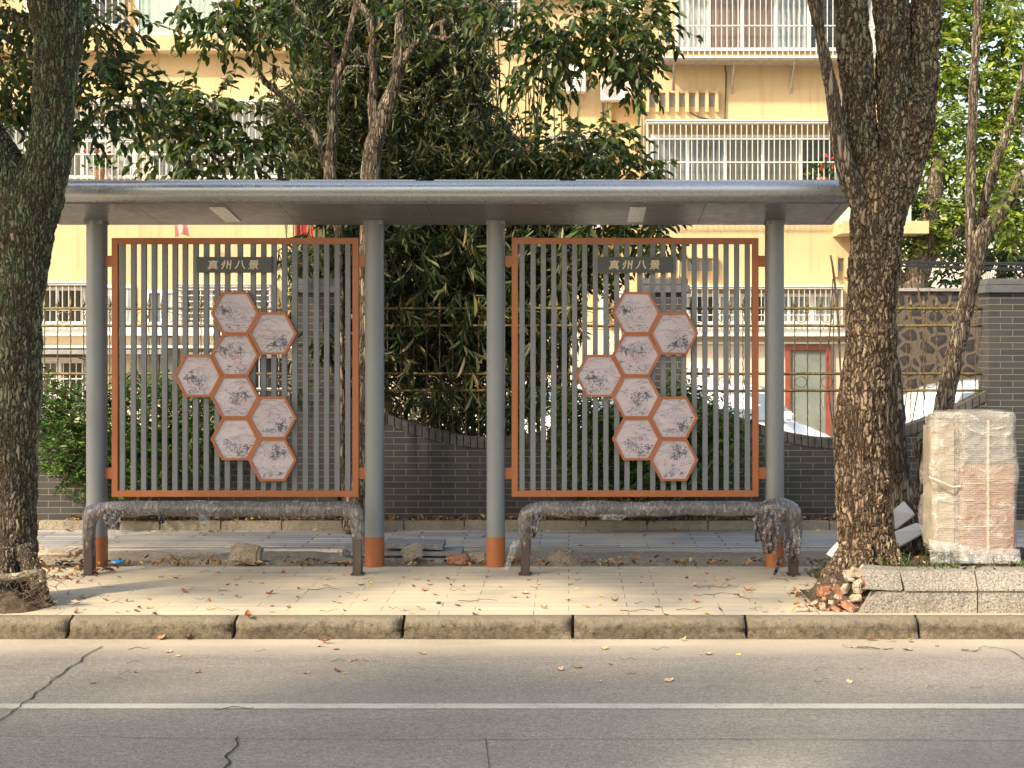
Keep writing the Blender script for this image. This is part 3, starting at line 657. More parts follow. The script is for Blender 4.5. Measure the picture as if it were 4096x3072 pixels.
def screen(dx):
    X0, X1 = PX(2047, S) + dx, PX(3033, S) + dx; Z0, Z1 = .496, 2.345; t = .044; b = MB()
    b.box(X0, X1, S-.025, S+.025, Z1-t, Z1); b.box(X0, X1, S-.025, S+.025, Z0, Z0+t)
    b.box(X0, X0+t, S-.0245, S+.0245, Z0+t, Z1-t); b.box(X1-t, X1, S-.0245, S+.0245, Z0+t, Z1-t)
    for zz in (PZ(1045, S), PZ(1893, S)):
        b.box(X0-.055, X0+.002, S-.012, S+.012, zz-.04, zz+.04); b.box(X1-.002, X1+.055, S-.012, S+.012, zz-.04, zz+.04)
    fr = b.build('screen_frame', M['orange_paint'], SH, bevel=.002)
    first = None
    for sx in SLX:
        px = 2048 + sx*.46293; x = PX(px, S) + dx
        if first is None:
            m = MB(); m.box(x-.018, x+.018, S-.016, S+.016, Z0+t, Z1-t); first = m.build('slat', M['slat_paint'], fr); x_first = x
        else:
            o = first.copy(); COL.objects.link(o); o.parent = fr; o.location.x = first.location.x + x - x_first
    sx0, sx1 = PX(2391, S-.03)+dx, PX(2690, S-.03)+dx; z0, z1 = PZ(1092, S), PZ(1029, S)
    m = MB(); m.box(sx0, sx1, S-.05, S-.018, z0, z1); tt = sign_text(PX(2536, S)+dx, (z0+z1)/2, .070, S-.052); m.add(tt.v, tt.f, 1)
    m.build('sign_board', [M['dark_sign'], M['gold_letter']], fr)
    for i, (hx, hy) in enumerate(HEX):
        cx, cz = PX(hx, S-.05)+dx, PZ(hy, S-.05); m = MB(); o = hexpoly(cx, cz, .1735, .1505); n_ = hexpoly(cx, cz, .153, .135)
        ys = (S-.062, S-.018)
        vs = [(a, ys[0], b_) for a, b_ in o] + [(a, ys[0], b_) for a, b_ in n_] + [(a, ys[1], b_) for a, b_ in o] + [(a, ys[1]-.02, b_) for a, b_ in n_]
        fs = [(k, (k+1) % 6, 6+(k+1) % 6, 6+k) for k in range(6)] + [(k, 12+k, 12+(k+1) % 6, (k+1) % 6) for k in range(6)] + [(6+k, 6+(k+1) % 6, 18+(k+1) % 6, 18+k) for k in range(6)] + [tuple(12+k for k in reversed(range(6)))]
        m.add(vs, fs); m.build('hexagon_frame', M['orange_paint'], fr)
        o = bpy.data.objects.new('hexagon_picture', PICS[i]); COL.objects.link(o); o.parent = fr
        w_ = Vector((cx, S-.052, cz)) - SH.location; o.location = w_
screen(0); screen(PX(450, S) - PX(2047, S))

# ================================================================== WRAPPED BENCH RAILS
def crinkle(p): return .006*noise.noise(p*7) + .0025*noise.noise(Vector((p.x*70, p.y*12, p.z*12)))
def bench(x0, x1, label, thick_end=False):
    D = 10.6; b = empty('bench_rail', ((x0+x1)/2, D, 0), label, 'bench', 'benches wrapped in film under the shelter'); Rr = .052
    zt = .452; r = .1
    pts = [(x0+.05, D, .13), (x0+.048, D, .2), (x0+.05, D, zt-r*1.1), (x0+.075, D, zt-.03), (x0+.05+r*1.3, D, zt)]
    nseg = 16
    for k in range(1, nseg): pts.append((x0+.18 + (x1-x0-.36)*k/nseg, D, zt + .005*random.uniform(-1, 1)))
    pts += [(x1-.05-r*1.3, D, zt), (x1-.075, D, zt-.03), (x1-.05, D, zt-r*1.1), (x1-.048, D, .2), (x1-.05, D, .13)]
    rads = [Rr*.82, Rr*.86, Rr*.92, Rr*1.12, Rr*.98] + [Rr*random.uniform(.92, 1.1) for _ in range(nseg-1)] + [Rr*1.0, Rr*1.15, Rr*.95, Rr*.86, Rr*.82]
    if thick_end:
        for k in (-1, -2, -3, -4, -5, -6): rads[k] *= (1.1, 1.2, 1.3, 1.35, 1.45, 1.1)[-k-1]
    q = catmull([(*p, r_) for p, r_ in zip(pts, rads)], 9)
    m = MB(); m.tube([Vector(a[:3]) for a in q], [float(a[3]) for a in q], 26)
    me = remeshed(m, .0085, 1); displace(me, crinkle); link('film_wrap', me, M['stretch_film'], b, True)
    for xx in (x0+.05, x1-.05):
        l = MB(); l.box(xx-.03, xx+.03, D-.045, D+.045, 0, .25); l.box(xx-.045, xx+.045, D-.06, D+.06, 0, .008); l.build('leg', M['brown_steel'], b, bevel=.003)
    return b
B1 = bench(PX(330, 10.6), PX(1460, 10.6), 'bench rail wrapped in plastic film under the left screen, torn at its left corner')
B2 = bench(PX(2072, 10.6), PX(3202, 10.6), 'bench rail wrapped in plastic film under the right screen, rags hanging from its right end', True)
def flap(parent, cx, z1, wd, ht, mat, name='film_flap', D=10.52, seed=0, lean=0):
    n, k = 16, 18; vs = []
    for j in range(k+1):
        for i in range(n+1):
            u, v = i/n, j/k; ww = wd*(1 - .45*v**1.6 + .12*noise.noise(Vector((v*4, seed, 0)))); q = Vector((u*5+seed, v*4, seed))
            rag = .12*noise.noise(Vector((u*7, seed, 9)))
            vs.append((cx + (u-.5)*ww + lean*v + .012*noise.noise(q*2), D + .03*noise.noise(q) + .012*noise.noise(q*4) - .02*math.sin(v*3), z1 - ht*v*(1+rag) + .008*noise.noise(q*3)))
    fs = [(j*(n+1)+i, j*(n+1)+i+1, (j+1)*(n+1)+i+1, (j+1)*(n+1)+i) for j in range(k) for i in range(n)]
    me = bpy.data.meshes.new(name); me.from_pydata(vs, [], fs); return link(name, me, mat, parent, True)
flap(B1, PX(450, 10.5), .44, .14, .12, M['torn_film'], seed=3)
flap(B1, PX(430, 10.5), .39, .06, .15, M['clear_film'], seed=5, lean=.06)
flap(B1, PX(815, 10.5), .42, .09, .07, M['clear_film'], seed=6); flap(B1, PX(645, 10.5), .42, .06, .06, M['torn_film'], seed=7)
flap(B2, PX(3083, 10.45), .46, .15, .30, M['torn_film'], seed=11, D=10.47, lean=-.005); flap(B2, PX(3050, 10.45), .42, .11, .18, M['torn_film'], seed=13, D=10.5, lean=-.01)
flap(B2, PX(3150, 10.45), .25, .10, .14, M['torn_film'], seed=17, D=10.5, lean=.05); flap(B2, PX(3190, 10.45), .32, .05, .20, M['clear_film'], seed=19, D=10.5)
flap(B2, PX(3125, 10.45), .13, .03, .12, M['torn_film'], seed=21, D=10.5, lean=-.04)
flap(B2, PX(2150, 10.5), .42, .07, .16, M['torn_film'], seed=23, lean=-.04); flap(B2, PX(2065, 10.5), .24, .05, .20, M['clear_film'], seed=25, lean=-.07)
flap(B2, PX(2450, 10.5), .42, .2, .04, M['clear_film'], seed=27)

# ================================================================== BOUNDARY WALL AND FENCES
WD = 13.4; WL = empty('boundary_wall', (PX(2660, WD), WD, 0), 'low dark grey tiled wall with dipping tops between square pillars, behind the shelter', 'wall')
pil = [(-1602, -1435), (-210, -43), (1183, 1350), (2575, 2742), (3957, 4126), (5350, 5517)]
for a, b in pil:
    x0, x1 = PX(a, 13.3), PX(b, 13.3); m = MB(); m.box(x0, x1, 13.3, 13.66, .0, 2.03); o = m.build('pillar', M['dark_tile'], WL)
    m = MB(); m.box(x0-.035, x1+.035, 13.265, 13.70, 2.03, 2.10); m.box(x0-.02, x1+.02, 13.28, 13.68, 2.10, 2.155); m.build('pillar_cap', M['pillar_cap_stone'], o, bevel=.006)
def wtop(t): return .765 + .415 * abs(2*t-1)**1.75
for (a, b), (c_, d) in zip(pil[:-1], pil[1:]):
    x0, x1 = PX(b, 13.3), PX(c_, 13.3); n = 40; m = MB()
    poly = [(x0, .0)] + [(x0+(x1-x0)*k/n, wtop(k/n) - .09) for k in range(n+1)] + [(x1, .0)]
    m.prism(poly, WD, WD+.2)
    o = m.build('wall_panel', M['dark_tile'], WL)
    m = MB(); nb = 44
    for k in range(nb):
        t0, t1 = (k+.06)/nb, (k+.94)/nb
        vs = [(x0+(x1-x0)*t, y, wtop(t) - dz) for t in (t0, t1) for y in (WD-.008, WD+.208) for dz in (.0885, 0)]
        m.add(vs, [(0,1,3,2), (4,6,7,5), (0,4,5,1), (2,3,7,6), (1,5,7,3), (0,2,6,4)])
    m.build('coping', M['dark_cap'], o)
def finial(mb, x, y, z):
    prof = [(.004, 0), (.012, .008), (.005, .02), (.016, .034), (.006, .05), (.012, .06), (.017, .075), (.009, .10), (.003, .135), (.0006, .15)]
    n = 6; vs = [(x + r*math.cos(k*math.pi/3), y + r*math.sin(k*math.pi/3), z+h) for r, h in prof for k in range(n)]
    mb.add(vs, [(i*n+k, i*n+(k+1) % n, (i+1)*n+(k+1) % n, (i+1)*n+k) for i in range(len(prof)-1) for k in range(n)])
FD = 13.5; FLAB = ['golden brown iron fence with arrow tips behind the left screen and bush', 'golden brown iron fence with arrow tips in front of the bamboo, behind the middle gap', 'golden brown iron fence with arrow tips between the right screen and the far right pillar']
for bi, ((a, b), (c_, d)) in enumerate(list(zip(pil[:-1], pil[1:]))[1:4]):
    x0, x1 = PX(b, 13.3) + .01, PX(c_, 13.3) - .01
    f = empty('iron_fence', ((x0+x1)/2, FD, .8), FLAB[bi], 'fence', 'iron fence sections on the boundary wall')
    RZ = [PZ(y, FD) for y in (1234, 1303, 1495, 1562)]
    for z in RZ:
        m = MB(); m.tube([(x0 + (x1-x0)*k/20, FD, z + .002*random.uniform(-1, 1)) for k in range(21)], .0125, 8); m.build('rail', M['old_gold'], f, True)
    nb = 23; sp = (x1-x0)/(nb+.0); proto = None
    for k in range(nb):
        x = x0 + sp*(k+.5); m = MB(); tz = (x-x0)/(x1-x0); zb = wtop(tz) - .02
        pts = [Vector((x + .0025*math.sin(q*1.9), FD+.0025*math.cos(q*1.9), zb + (1.86-zb)*q/36)) for q in range(37)]
        m.tube(pts, [.0062 if q % 2 else .0045 for q in range(37)], 5); br = m.build('bar', M['old_iron'], f)
        m = MB(); finial(m, x, FD, 1.86); fn = m.build('finial', M['old_gold'], br)
    for k in range(0, nb-1, 2):
        x = x0 + sp*(k+1.)
        for za, zb in ((RZ[0], RZ[1]), (RZ[2], RZ[3])):
            m = MB(); zc = (za+zb)/2; rr_ = .049
            m.tube([(x + rr_*math.cos(t*math.pi/10), FD-.004, zc + rr_*math.sin(t*math.pi/10)) for t in range(21)], .0038, 5, cap=False); m.build('ring', M['old_gold'], f)

# ================================================================== APARTMENT BUILDING
BD = 27.3; MD = 28.4
BL = empty('apartment_building', (0, BD, -.4), 'yellow rendered apartment building with caged windows behind the trees and fence', 'building')
def wallbox(pxa, pxb, pya, pyb, D, mat, name='wall', depth=.3, parent=BL, proud=0):
    m = MB(); m.box(PX(pxa, D), PX(pxb, D), D-proud, D+depth, PZ(pyb, D), PZ(pya, D)); return m.build(name, M[mat], parent)
YB = 1840                       # below the courtyard level at that distance
wallbox(-900, 1180, -1300, 1318, BD, 'yellow_stucco', depth=8); wallbox(2575, 3516, -1300, 1318, BD, 'yellow_stucco', depth=8)
wallbox(1180, 2575, -1400, 1318, MD, 'yellow_stucco', depth=7)
wallbox(-900, 1178, 1320, YB, BD, 'cream_stucco', depth=8); wallbox(2577, 3652, 1320, YB, BD+.02, 'beige_tile', depth=8)
wallbox(1183, 2573, 1320, YB, MD, 'beige_tile', depth=7)
wallbox(-900, 1190, 1310, 1342, BD, 'white_ledge', 'ledge', .1, proud=.25); wallbox(2560, 3905, 1306, 1345, BD, 'white_ledge', 'ledge', .1, proud=.3)
wallbox(2572, 3660, 1368, 1376, BD, 'white_ledge', 'ledge', .1, proud=.06)
wallbox(-900, 1188, 154, 216, BD, 'yellow_stucco', 'ledge', .1, proud=.35); wallbox(1188, 2560, -60, -20, MD, 'yellow_stucco', 'ledge', .1, proud=.3)
wallbox(-900, 1188, 1382, 1392, BD, 'white_ledge', 'ledge', .1, proud=.4)
for a, b in ((150, 700), (-400, 100)): wallbox(a, b, 1398, 1416, BD, 'grey_panel', 'awning', .05, proud=.5)
wallbox(560, 640, 1350, 1590, BD, 'grey_panel', 'panel', .05, proud=.1); wallbox(645, 720, 1350, 1590, BD, 'grey_panel', 'panel', .05, proud=.1)
wallbox(3330, 3668, 900, 948, BD, 'yellow_stucco', 'balcony', .1, proud=.9)
m = MB(); m.box(PX(3340, 26.6), PX(3640, 26.6), 26.5, 26.53, PZ(898, 26.5), PZ(778, 26.5)); m.box(PX(3615, 26.6), PX(3640, 26.6), 26.53, 27.3, PZ(898, 26.5), PZ(778, 26.5)); m.build('balcony_glass', M['glass_green'], BL)
def window(px0, px1, py0, py1, D, glass='glass_dark', cols=2, grille=None, gdep=.4, gp=24, hb=(.45,), shelf=False, transom=None, cage=None, split=None):
    x0, x1, z0, z1 = PX(px0, D), PX(px1, D), PZ(py1, D), PZ(py0, D); t = .055; fm = MB(); y0, y1 = D-.05, D+.02
    fm.box(x0, x1, y0, y1, z1-t, z1); fm.box(x0, x1, y0, y1, z0, z0+t)
    xs_ = [x0 + (x1-x0)*k/cols for k in range(cols+1)]
    for i, x in enumerate(xs_): fm.box(max(x0, x-t/2 - (t/2 if i == cols else 0)), min(x1, x+t/2+(t/2 if i == 0 else 0)), y0+.002, y1, z0+t, z1-t)
    if transom: zt = z0 + (z1-z0)*transom; fm.box(x0+t, x1-t, y0+.004, y1, zt-t/2, zt+t/2)
    fr = fm.build('window', M['pvc_white'], BL)
    gs = glass if isinstance(glass, (list, tuple)) else [glass]*cols
    for i in range(cols):
        pm = MB(); pm.box(xs_[i]+.02, xs_[i+1]-.02, D-.02, D-.005, z0+.02, z1-.02); pm.build('pane', M[gs[i % len(gs)]], fr)
    if grille:
        gx0, gx1, gz0, gz1 = (x0, x1, z0, z1) if not cage else (PX(cage[0], D-gdep), PX(cage[1], D-gdep), PZ(cage[3], D-gdep), PZ(cage[2], D-gdep))
        gy = D - gdep; g = MB(); r = .007; n = max(2, round((gx1-gx0)/(gp*D/F)))
        for k in range(n+1):
            x = gx0 + (gx1-gx0)*k/n; rr_ = r*(1.7 if k in (0, n) else 1); g.box(x-rr_, x+rr_, gy-rr_, gy+rr_, gz0, gz1)
        for x in (gx0, gx1):
            for k in range(1, 4): g.box(x-r, x+r, gy+gdep*k/4-r, gy+gdep*k/4+r, gz0, gz1)
        for hz in (0., 1.) + tuple(hb):
            z = gz0 + (gz1-gz0)*hz; rr_ = .017 if hz in (0., 1.) else .010
            g.box(gx0, gx1, gy-rr_-.012, gy-.012+.01, z-rr_, z+rr_)
            for x in (gx0, gx1): g.box(x-.014, x+.014, gy, D, z-rr_, z+rr_)
        g.build('grille', M[grille], fr)
        tp = MB(); tp.box(gx0-.03, gx1+.03, gy-.05, D, gz1+.022, gz1+.045); tp.build('grille_roof', M['white_ledge'], fr)
        if shelf:
            sh = MB()
            for k in range(7): sh.box(gx0, gx1, gy+gdep*k/7, gy+gdep*(k+1)/7-.012, gz0-.05, gz0-.022)
            for k in range(int((gx1-gx0)/.95)+1):
                x = gx0+.25+k*1.05
                if x > gx1: break
                sh.tube([(x, gy+.02, gz0-.05), (x, D, gz0-.50)], .014, 5); sh.box(x-.014, x+.014, D-.03, D, gz0-.55, gz0-.04)
            sh.build('shelf_bracket', M['steel_old'], fr)
    return fr
ST = 665
# right block
window(2700, 3500, -120, 205, BD, ['glass_pale', 'glass_brown', 'glass_brown', 'glass_curtain', 'glass_dark', 'glass_curtain'], 6, 'grille_white', .55, 22, (.33, .67), True, cage=(2640, 3510, -150, 228))
window(2600, 3350, 540, 760, BD, ['glass_film', 'glass_film', 'glass_room', 'glass_room', 'glass_dark'], 5, 'grille_white', .45, 21.7, (.47, .78), False, None, cage=(2590, 3362, 490, 790))
window(2690, 3340, 1175, 1298, BD, ['glass_pale', 'glass_dark', 'glass_curtain', 'glass_dark', 'glass_curtain', 'glass_curtain'], 7, 'grille_grey', .35, 21.5, (.3,), cage=(2680, 3368, 1152, 1306))
window(2748, 2852, 1460, 1522, BD, 'glass_brown', 2)
window(2470, 2530, -40, 235, MD, 'glass_pale', 1, 'grille_white', .35, 12, (.5,))
window(2190, 2420, 560, 720, MD, 'glass_curtain', 2, 'grille_white', .3, 24, (.5,)); window(1560, 2080, -130, 130, MD, ['glass_dark', 'glass_curtain', 'glass_room'], 4, 'grille_white', .4, 22, (.4,))
window(1500, 2050, 540, 760, MD, ['glass_dark', 'glass_curtain'], 4, 'grille_white', .4, 22, (.4,)); window(1500, 2050, 1160, 1300, MD, ['glass_dark', 'glass_curtain'], 4, 'grille_grey', .4, 22, (.4,))
window(2400, 2500, 1160, 1300, MD, 'glass_pale', 2)
# left block
window(545, 875, -150, 150, BD, ['glass_green', 'glass_green', 'glass_dark'], 2); window(130, 500, -150, 120, BD, 'glass_dark', 3, 'grille_white', .4, 24, (.5,))
window(900, 1150, -180, 148, BD, ['glass_curtain', 'glass_pale'], 2, 'grille_white', .4, 24, (.5,))
window(225, 545, 440, 715, BD, ['glass_room', 'glass_curtain', 'glass_pale'], 3, 'grille_white', .5, 25, (.35, .72), cage=(200, 572, 412, 728), transom=.55)
window(600, 1160, 440, 715, BD, ['glass_curtain', 'glass_dark', 'glass_room', 'glass_pale'], 5, 'grille_white', .5, 25, (.35, .72), cage=(588, 1175, 412, 728), transom=.55)
window(-420, 130, 440, 715, BD, 'glass_curtain', 4, 'grille_white', .5, 25, (.35, .72))
window(120, 345, 1150, 1298, BD, 'glass_dark', 2, 'grille_grey', .3, 26, (.4,), cage=(100, 350, 1137, 1308))
window(380, 540, 1140, 1300, BD, ['glass_pale', 'glass_curtain'], 2); window(585, 715, 1160, 1300, BD, ['glass_film', 'glass_pale'], 2)
window(725, 1090, 1145, 1300, BD, ['glass_film', 'glass_curtain'], 3, 'grille_grey', .25, 90, (.15, .3, .45, .6, .75, .9))
window(140, 345, 1440, 1625, BD, ['glass_room', 'glass_dark'], 2, 'grille_white', .2, 26, (.25, .6)); window(760, 1150, 1420, 1640, BD, ['glass_dark', 'glass_room'], 3, 'grille_grey', .2, 26, (.4,))
# ventilation blocks: row of small hooded openings
def vents(px0, n, py0, py1, D=BD, pitch=39.5):
    for k in range(n):
        x0 = PX(px0 + k*pitch, D); m = MB(); w_ = pitch*.58*D/F
        m.box(x0+.045, x0+.045+w_, D-.004, D+.01, PZ(py1, D)+.05, PZ(py0, D)-.04); o = m.build('vent_opening', M['grey_panel'], BL)
    for k in range(n+1):
        x0 = PX(px0 + k*pitch, D); m = MB(); m.box(x0-.035, x0+.03, D-.11, D, PZ(py1+14, D), PZ(py0-6, D)); m.build('vent_fin', M['yellow_stucco'], BL, bevel=.008)
    m = MB(); m.box(PX(px0, D), PX(px0+n*pitch, D), D-.05, D, PZ(py0+3, D), PZ(py0-5, D)); m.build('vent_hood', M['yellow_stucco'], BL)
vents(2590, 7, 370, 438); vents(2740, 3, 1030, 1096); vents(3342, 3, 1030, 1096); vents(2600, 3, 1030, 1096)
# door with brown frame
dx0, dx1, dz0, dz1 = PX(3140, BD), PX(3320, BD), PZ(1840, BD), PZ(1382, BD)
m = MB(); t = .085; m.box(dx0, dx0+t, BD-.08, BD+.01, dz0, dz1-t); m.box(dx1-t, dx1, BD-.08, BD+.01, dz0, dz1-t); m.box(dx0, dx1, BD-.08, BD+.01, dz1-t, dz1); m.box(dx0+t, dx1-t, BD-.05, BD+.01, dz0, dz0+.15)
dr = m.build('door', M['door_wood'], BL); m = MB(); m.box(dx0+t, dx1-t, BD-.03, BD-.015, dz0+.15, dz1-t); m.build('door_glass', M['door_glass'], dr)
m = MB(); m.tube([(dx1-t-.05, BD-.09, dz0+.95), (dx1-t-.05, BD-.09, dz0+1.2)], .012, 6); m.build('handle', M['aluminium'], dr)
for px_, D in ((2440, MD), (2562, BD-.05)):
    m = MB(); m.tube([(PX(px_, D), D-.07, PZ(1310, D)), (PX(px_, D), D-.07, PZ(-1200, D))], .045, 10); m.build('downpipe', M['yellow_stucco'], BL, True)
# air conditioners
def aircon(px0, px1, py0, py1, D, label, pipe=True):
    x0, x1, z0, z1 = PX(px0, D), PX(px1, D), PZ(py1, D), PZ(py0, D); a = empty('air_conditioner', ((x0+x1)/2, D, z0), label, 'air conditioner', 'outdoor air conditioning units on the facade')
    m = MB(); m.box(x0, x1, D-.36, D-.06, z0, z1); bd = m.build('casing', M['ac_white'], a, bevel=.012)
    cx, cz, r = x0+(x1-x0)*.36, (z0+z1)/2, (z1-z0)*.40; m = MB()
    m.prism([(cx+r*math.cos(k*math.pi/16), cz+r*math.sin(k*math.pi/16)) for k in range(32)], D-.366, D-.355)
    fg = m.build('fan_grille', M['ac_grille'], bd)
    m = MB()
    for k in range(9): m.box(x0+(x1-x0)*.74, x1-.03, D-.364, D-.36, z0+.08+(z1-z0-.16)*k/9, z0+.095+(z1-z0-.16)*k/9)
    m.build('louvre', M['ac_grille'], bd)
    m = MB()
    for x in (x0+.1, x1-.1): m.box(x-.015, x+.015, D-.38, D, z0-.03, z0-.001); m.tube([(x, D-.35, z0-.03), (x, D, z0-.25)], .012, 5)
    m.build('bracket', M['steel_old'], a)
    return a
aircon(2200, 2342, 272, 378, MD, 'white air conditioner high on the recessed wall, left of the other one beside the treetop')
aircon(2402, 2522, 325, 412, MD, 'white air conditioner lower and further right, next to the corner of the right block')
aircon(2290, 2400, 905, 985, MD, 'white air conditioner seen just under the canopy behind the right screen leaves')
# laundry
def cloth(name, px0, px1, py0, py1, D, mat, label, split=False):
    x0, x1, z0, z1 = PX(px0, D), PX(px1, D), PZ(py1, D), PZ(py0, D); n, k = 14, 10; vs = []
    for j in range(k+1):
        for i in range(n+1): u, v = i/n, j/k; vs.append((x0+(x1-x0)*u, D+.04*math.sin(u*9)*(.3+v)+.01*math.sin(v*7), z1-(z1-z0)*v - (.05*(1-abs(2*u-1)) if split and v > .9 else 0)*-1))
    me = bpy.data.meshes.new(name); me.from_pydata(vs, [], [(j*(n+1)+i, j*(n+1)+i+1, (j+1)*(n+1)+i+1, (j+1)*(n+1)+i) for j in range(k) for i in range(n)])
    return setp(link(name, me, M[mat], None, True), label, 'laundry')
cloth('hanging_trousers', 700, 758, 850, 948, BD-.55, 'cloth_pink', 'pink garment hanging on the yellow facade just under the canopy edge', True)
cloth('hanging_cloth', 1175, 1262, 860, 955, MD-.9, 'cloth_red', 'bright red cloth hanging behind the bamboo leaves under the canopy')

# ================================================================== RIGHT BACKGROUND
RW = 25.5; m = MB(); m.box(PX(3585, RW), PX(4700, RW), RW, RW+.5, -.4, PZ(1165, RW)); o = m.build('stone_wall', M['rubble_wall']); setp(o, 'dark rubble stone retaining wall behind the white car on the right', 'wall')
m = MB(); m.box(PX(3590, RW)-.0, PX(4700, RW), RW-.06, RW+.56, PZ(1165, RW), PZ(1153, RW)); c_ = m.build('wall_coping', M['grey_stone'], o)
hb = empty('far_house', (PX(3990, 60), 60, -.4), 'pale far house with railed balcony beyond the stone wall on the right', 'building')
m = MB(); m.box(PX(3560, 60), PX(4900, 60), 60, 70, -.4, PZ(985, 60)); m.build('wall', M['far_wall'], hb); m = MB(); m.box(PX(3850, 60), PX(4900, 60), 58.8, 60, PZ(1100, 60), PZ(1078, 60)); m.build('balcony', M['white_ledge'], hb)
m = MB()
for k in range(60): x = PX(3640+k*9, 58); m.box(x-.02, x+.02, 58, 58.04, PZ(1160, 58), PZ(1090, 58))
m.box(PX(3640, 58), PX(4180, 58), 57.98, 58.06, PZ(1093, 58), PZ(1088, 58)); m.build('railing', M['grille_grey'], hb)
m = MB(); m.box(PX(4020, 60), PX(4090, 60), 59.95, 60.02, PZ(1060, 60), PZ(1010, 60)); m.build('window', M['glass_dark'], hb)
cb = MB()
for k, dy in enumerate((0, 5, 9, 22, 26)):
    cb.tube([(PX(3540+k*2, 24) + t*.5, 24+t*.2, PZ(1041+dy + 3*math.sin(t*.8+k), 24)) for t in range(8)], .012, 5)
setp(cb.build('overhead_cables', M['cable']), 'bundle of black overhead cables crossing right of the large trunk', 'cable')
cb = MB(); cb.tube([(PX(3580, 24) + t*.5, 24+t*.2, PZ(780, 24) - .01*t) for t in range(8)], .007, 5); setp(cb.build('overhead_wire', M['cable']), 'single thin wire high right of the large trunk, level with the canopy', 'cable')

# cars
def make_car(loc, flip, label, van=False):
    c = empty('parked_car', loc, label, 'car', 'white cars parked behind the fence')
    sgn = -1 if flip else 1
    # stations along the length, nose at +x: x, z_bottom, z_belt, z_roof, half width belt, half width roof
    stn = [(-2.15, .45, .78, .80, .62, .60), (-2.1, .28, .92, .96, .78, .66), (-1.9, .24, 1.0, 1.14, .84, .62), (-1.5, .22, 1.0, 1.38, .87, .60), (-.9, .2, .99, 1.47, .88, .60), (-.2, .2, .97, 1.485, .88, .60), (.35, .2, .95, 1.42, .88, .58), (.75, .2, .94, 1.23, .87, .60), (1.1, .2, .93, 1.0, .87, .66), (1.35, .2, .9, .93, .86, .68), (1.8, .22, .80, .84, .80, .62), (2.08, .28, .66, .70, .66, .5), (2.16, .42, .58, .60, .55, .45)]
    if van: stn = stn[:5] + [(-.2, .2, .99, 1.50, .88, .62), (.6, .2, .98, 1.49, .88, .62), (1.0, .2, .97, 1.44, .88, .62), (1.22, .2, .96, 1.2, .87, .63), (1.42, .2, .93, .99, .87, .66), (1.75, .22, .80, .86, .84, .64), (2.08, .28, .64, .68, .70, .5), (2.16, .42, .56, .58, .58, .45)]
    vs = []; ws = .55 if van else 0
    for x, zb, zl, zr, wb, wr in stn:
        half = [(wb*.9, zb), (wb, zb+.15), (wb+.02, (zb+zl)/2), (wb, zl), (wr+.03, zr-.08 if zr-zl > .15 else zr-.015), (wr*.7, zr), (0, zr+.012)]
        ring = [(-a, z) for a, z in half] + [(a, z) for a, z in reversed(half[:-1])]
        vs += [Vector((x*sgn, a, z)) for a, z in ring]
    L = 13; fs = [(i*L+k, (i+1)*L+k, (i+1)*L+(k+1) % L, i*L+(k+1) % L) for i in range(len(stn)-1) for k in range(L)] + [tuple(range(L)), tuple((len(stn)-1)*L+k for k in reversed(range(L)))]
    m = MB(); m.add([v + Vector(loc) for v in vs], fs); me = m.mesh('body'); bm = bmesh.new(); bm.from_mesh(me); bmesh.ops.subdivide_edges(bm, edges=bm.edges, cuts=1, use_grid_fill=True, smooth=.6); bm.to_mesh(me); bm.free()
    bd = link('body', me, M['car_white'], c, True)
    Lx, Ly, Lz = loc
    for side in (-1, 1):
        for poly in ([(-1.42, 1.03), (-.62, 1.02), (-.62, 1.37), (-1.2, 1.32)], [(-.56, 1.02), (.88+ws*.75, .985), (.42+ws*1.2, 1.34), (.1+ws, 1.38), (-.56, 1.38)]):
            m = MB(); vv = []
            for dd in (0, .012):
                for x, z in poly: yy = (.885 - (z-.97)*.62); vv.append((Lx+x*sgn, Ly+side*(yy+.05-dd*3), Lz+z))
            n = len(poly); m.add(vv, [tuple(range(n)), tuple(reversed(range(n, 2*n)))] + [(i, i+n, (i+1) % n+n, (i+1) % n) for i in range(n)]); m.build('side_window', M['car_glass'], c)
        m = MB(); m.box(-.09, .06, -.05, .12, -.07, .07); 
        m.v = [(Lx+(.78+ws+v[0])*sgn, Ly+side*(.95+v[1]), Lz+1.05+v[2]) for v in m.v]; m.build('wing_mirror', M['car_white'], c, bevel=.03)
        for wx in (-1.32, 1.32):
            m = MB(); m.prism([(Lx+wx*sgn+.32*math.cos(k*math.pi/14), Lz+.32+.32*math.sin(k*math.pi/14)) for k in range(28)], Ly+side*.70, Ly+side*.895); wl = m.build('wheel', M['tyre'], c)
            m = MB(); m.prism([(Lx+wx*sgn+.2*math.cos(k*math.pi/10), Lz+.32+.2*math.sin(k*math.pi/10)) for k in range(20)], Ly+side*.89, Ly+side*.905); m.build('rim', M['rim_metal'], wl)
    m = MB(); vv = [(Lx+(x+ws*(1.1 if z > 1.2 else .55))*sgn, Ly+y, Lz+z) for x, y, z in ((.46, -.5, 1.40), (.46, .5, 1.40), (1.14, .62, 1.0), (1.14, -.62, 1.0), (.48, -.5, 1.43), (.48, .5, 1.43), (1.17, .62, 1.03), (1.17, -.62, 1.03))]
    m.add(vv, [(0,1,2,3), (4,7,6,5), (0,4,5,1), (1,5,6,2), (2,6,7,3), (3,7,4,0)]); m.build('windscreen', M['car_glass'], c)
    for side in (-1, 1):
        m = MB(); m.box(Lx+sgn*2.0-.06, Lx+sgn*2.0+.06, Ly+side*.55-.13, Ly+side*.55+.13, Lz+.58, Lz+.70); m.build('headlight', M['aluminium'], c, bevel=.02)
    return c
CD = 22.
make_car((PX(3330, CD)-2.1, CD, -.44), False, 'white van facing right behind the fence and right screen, its bonnet before the brown door', True)
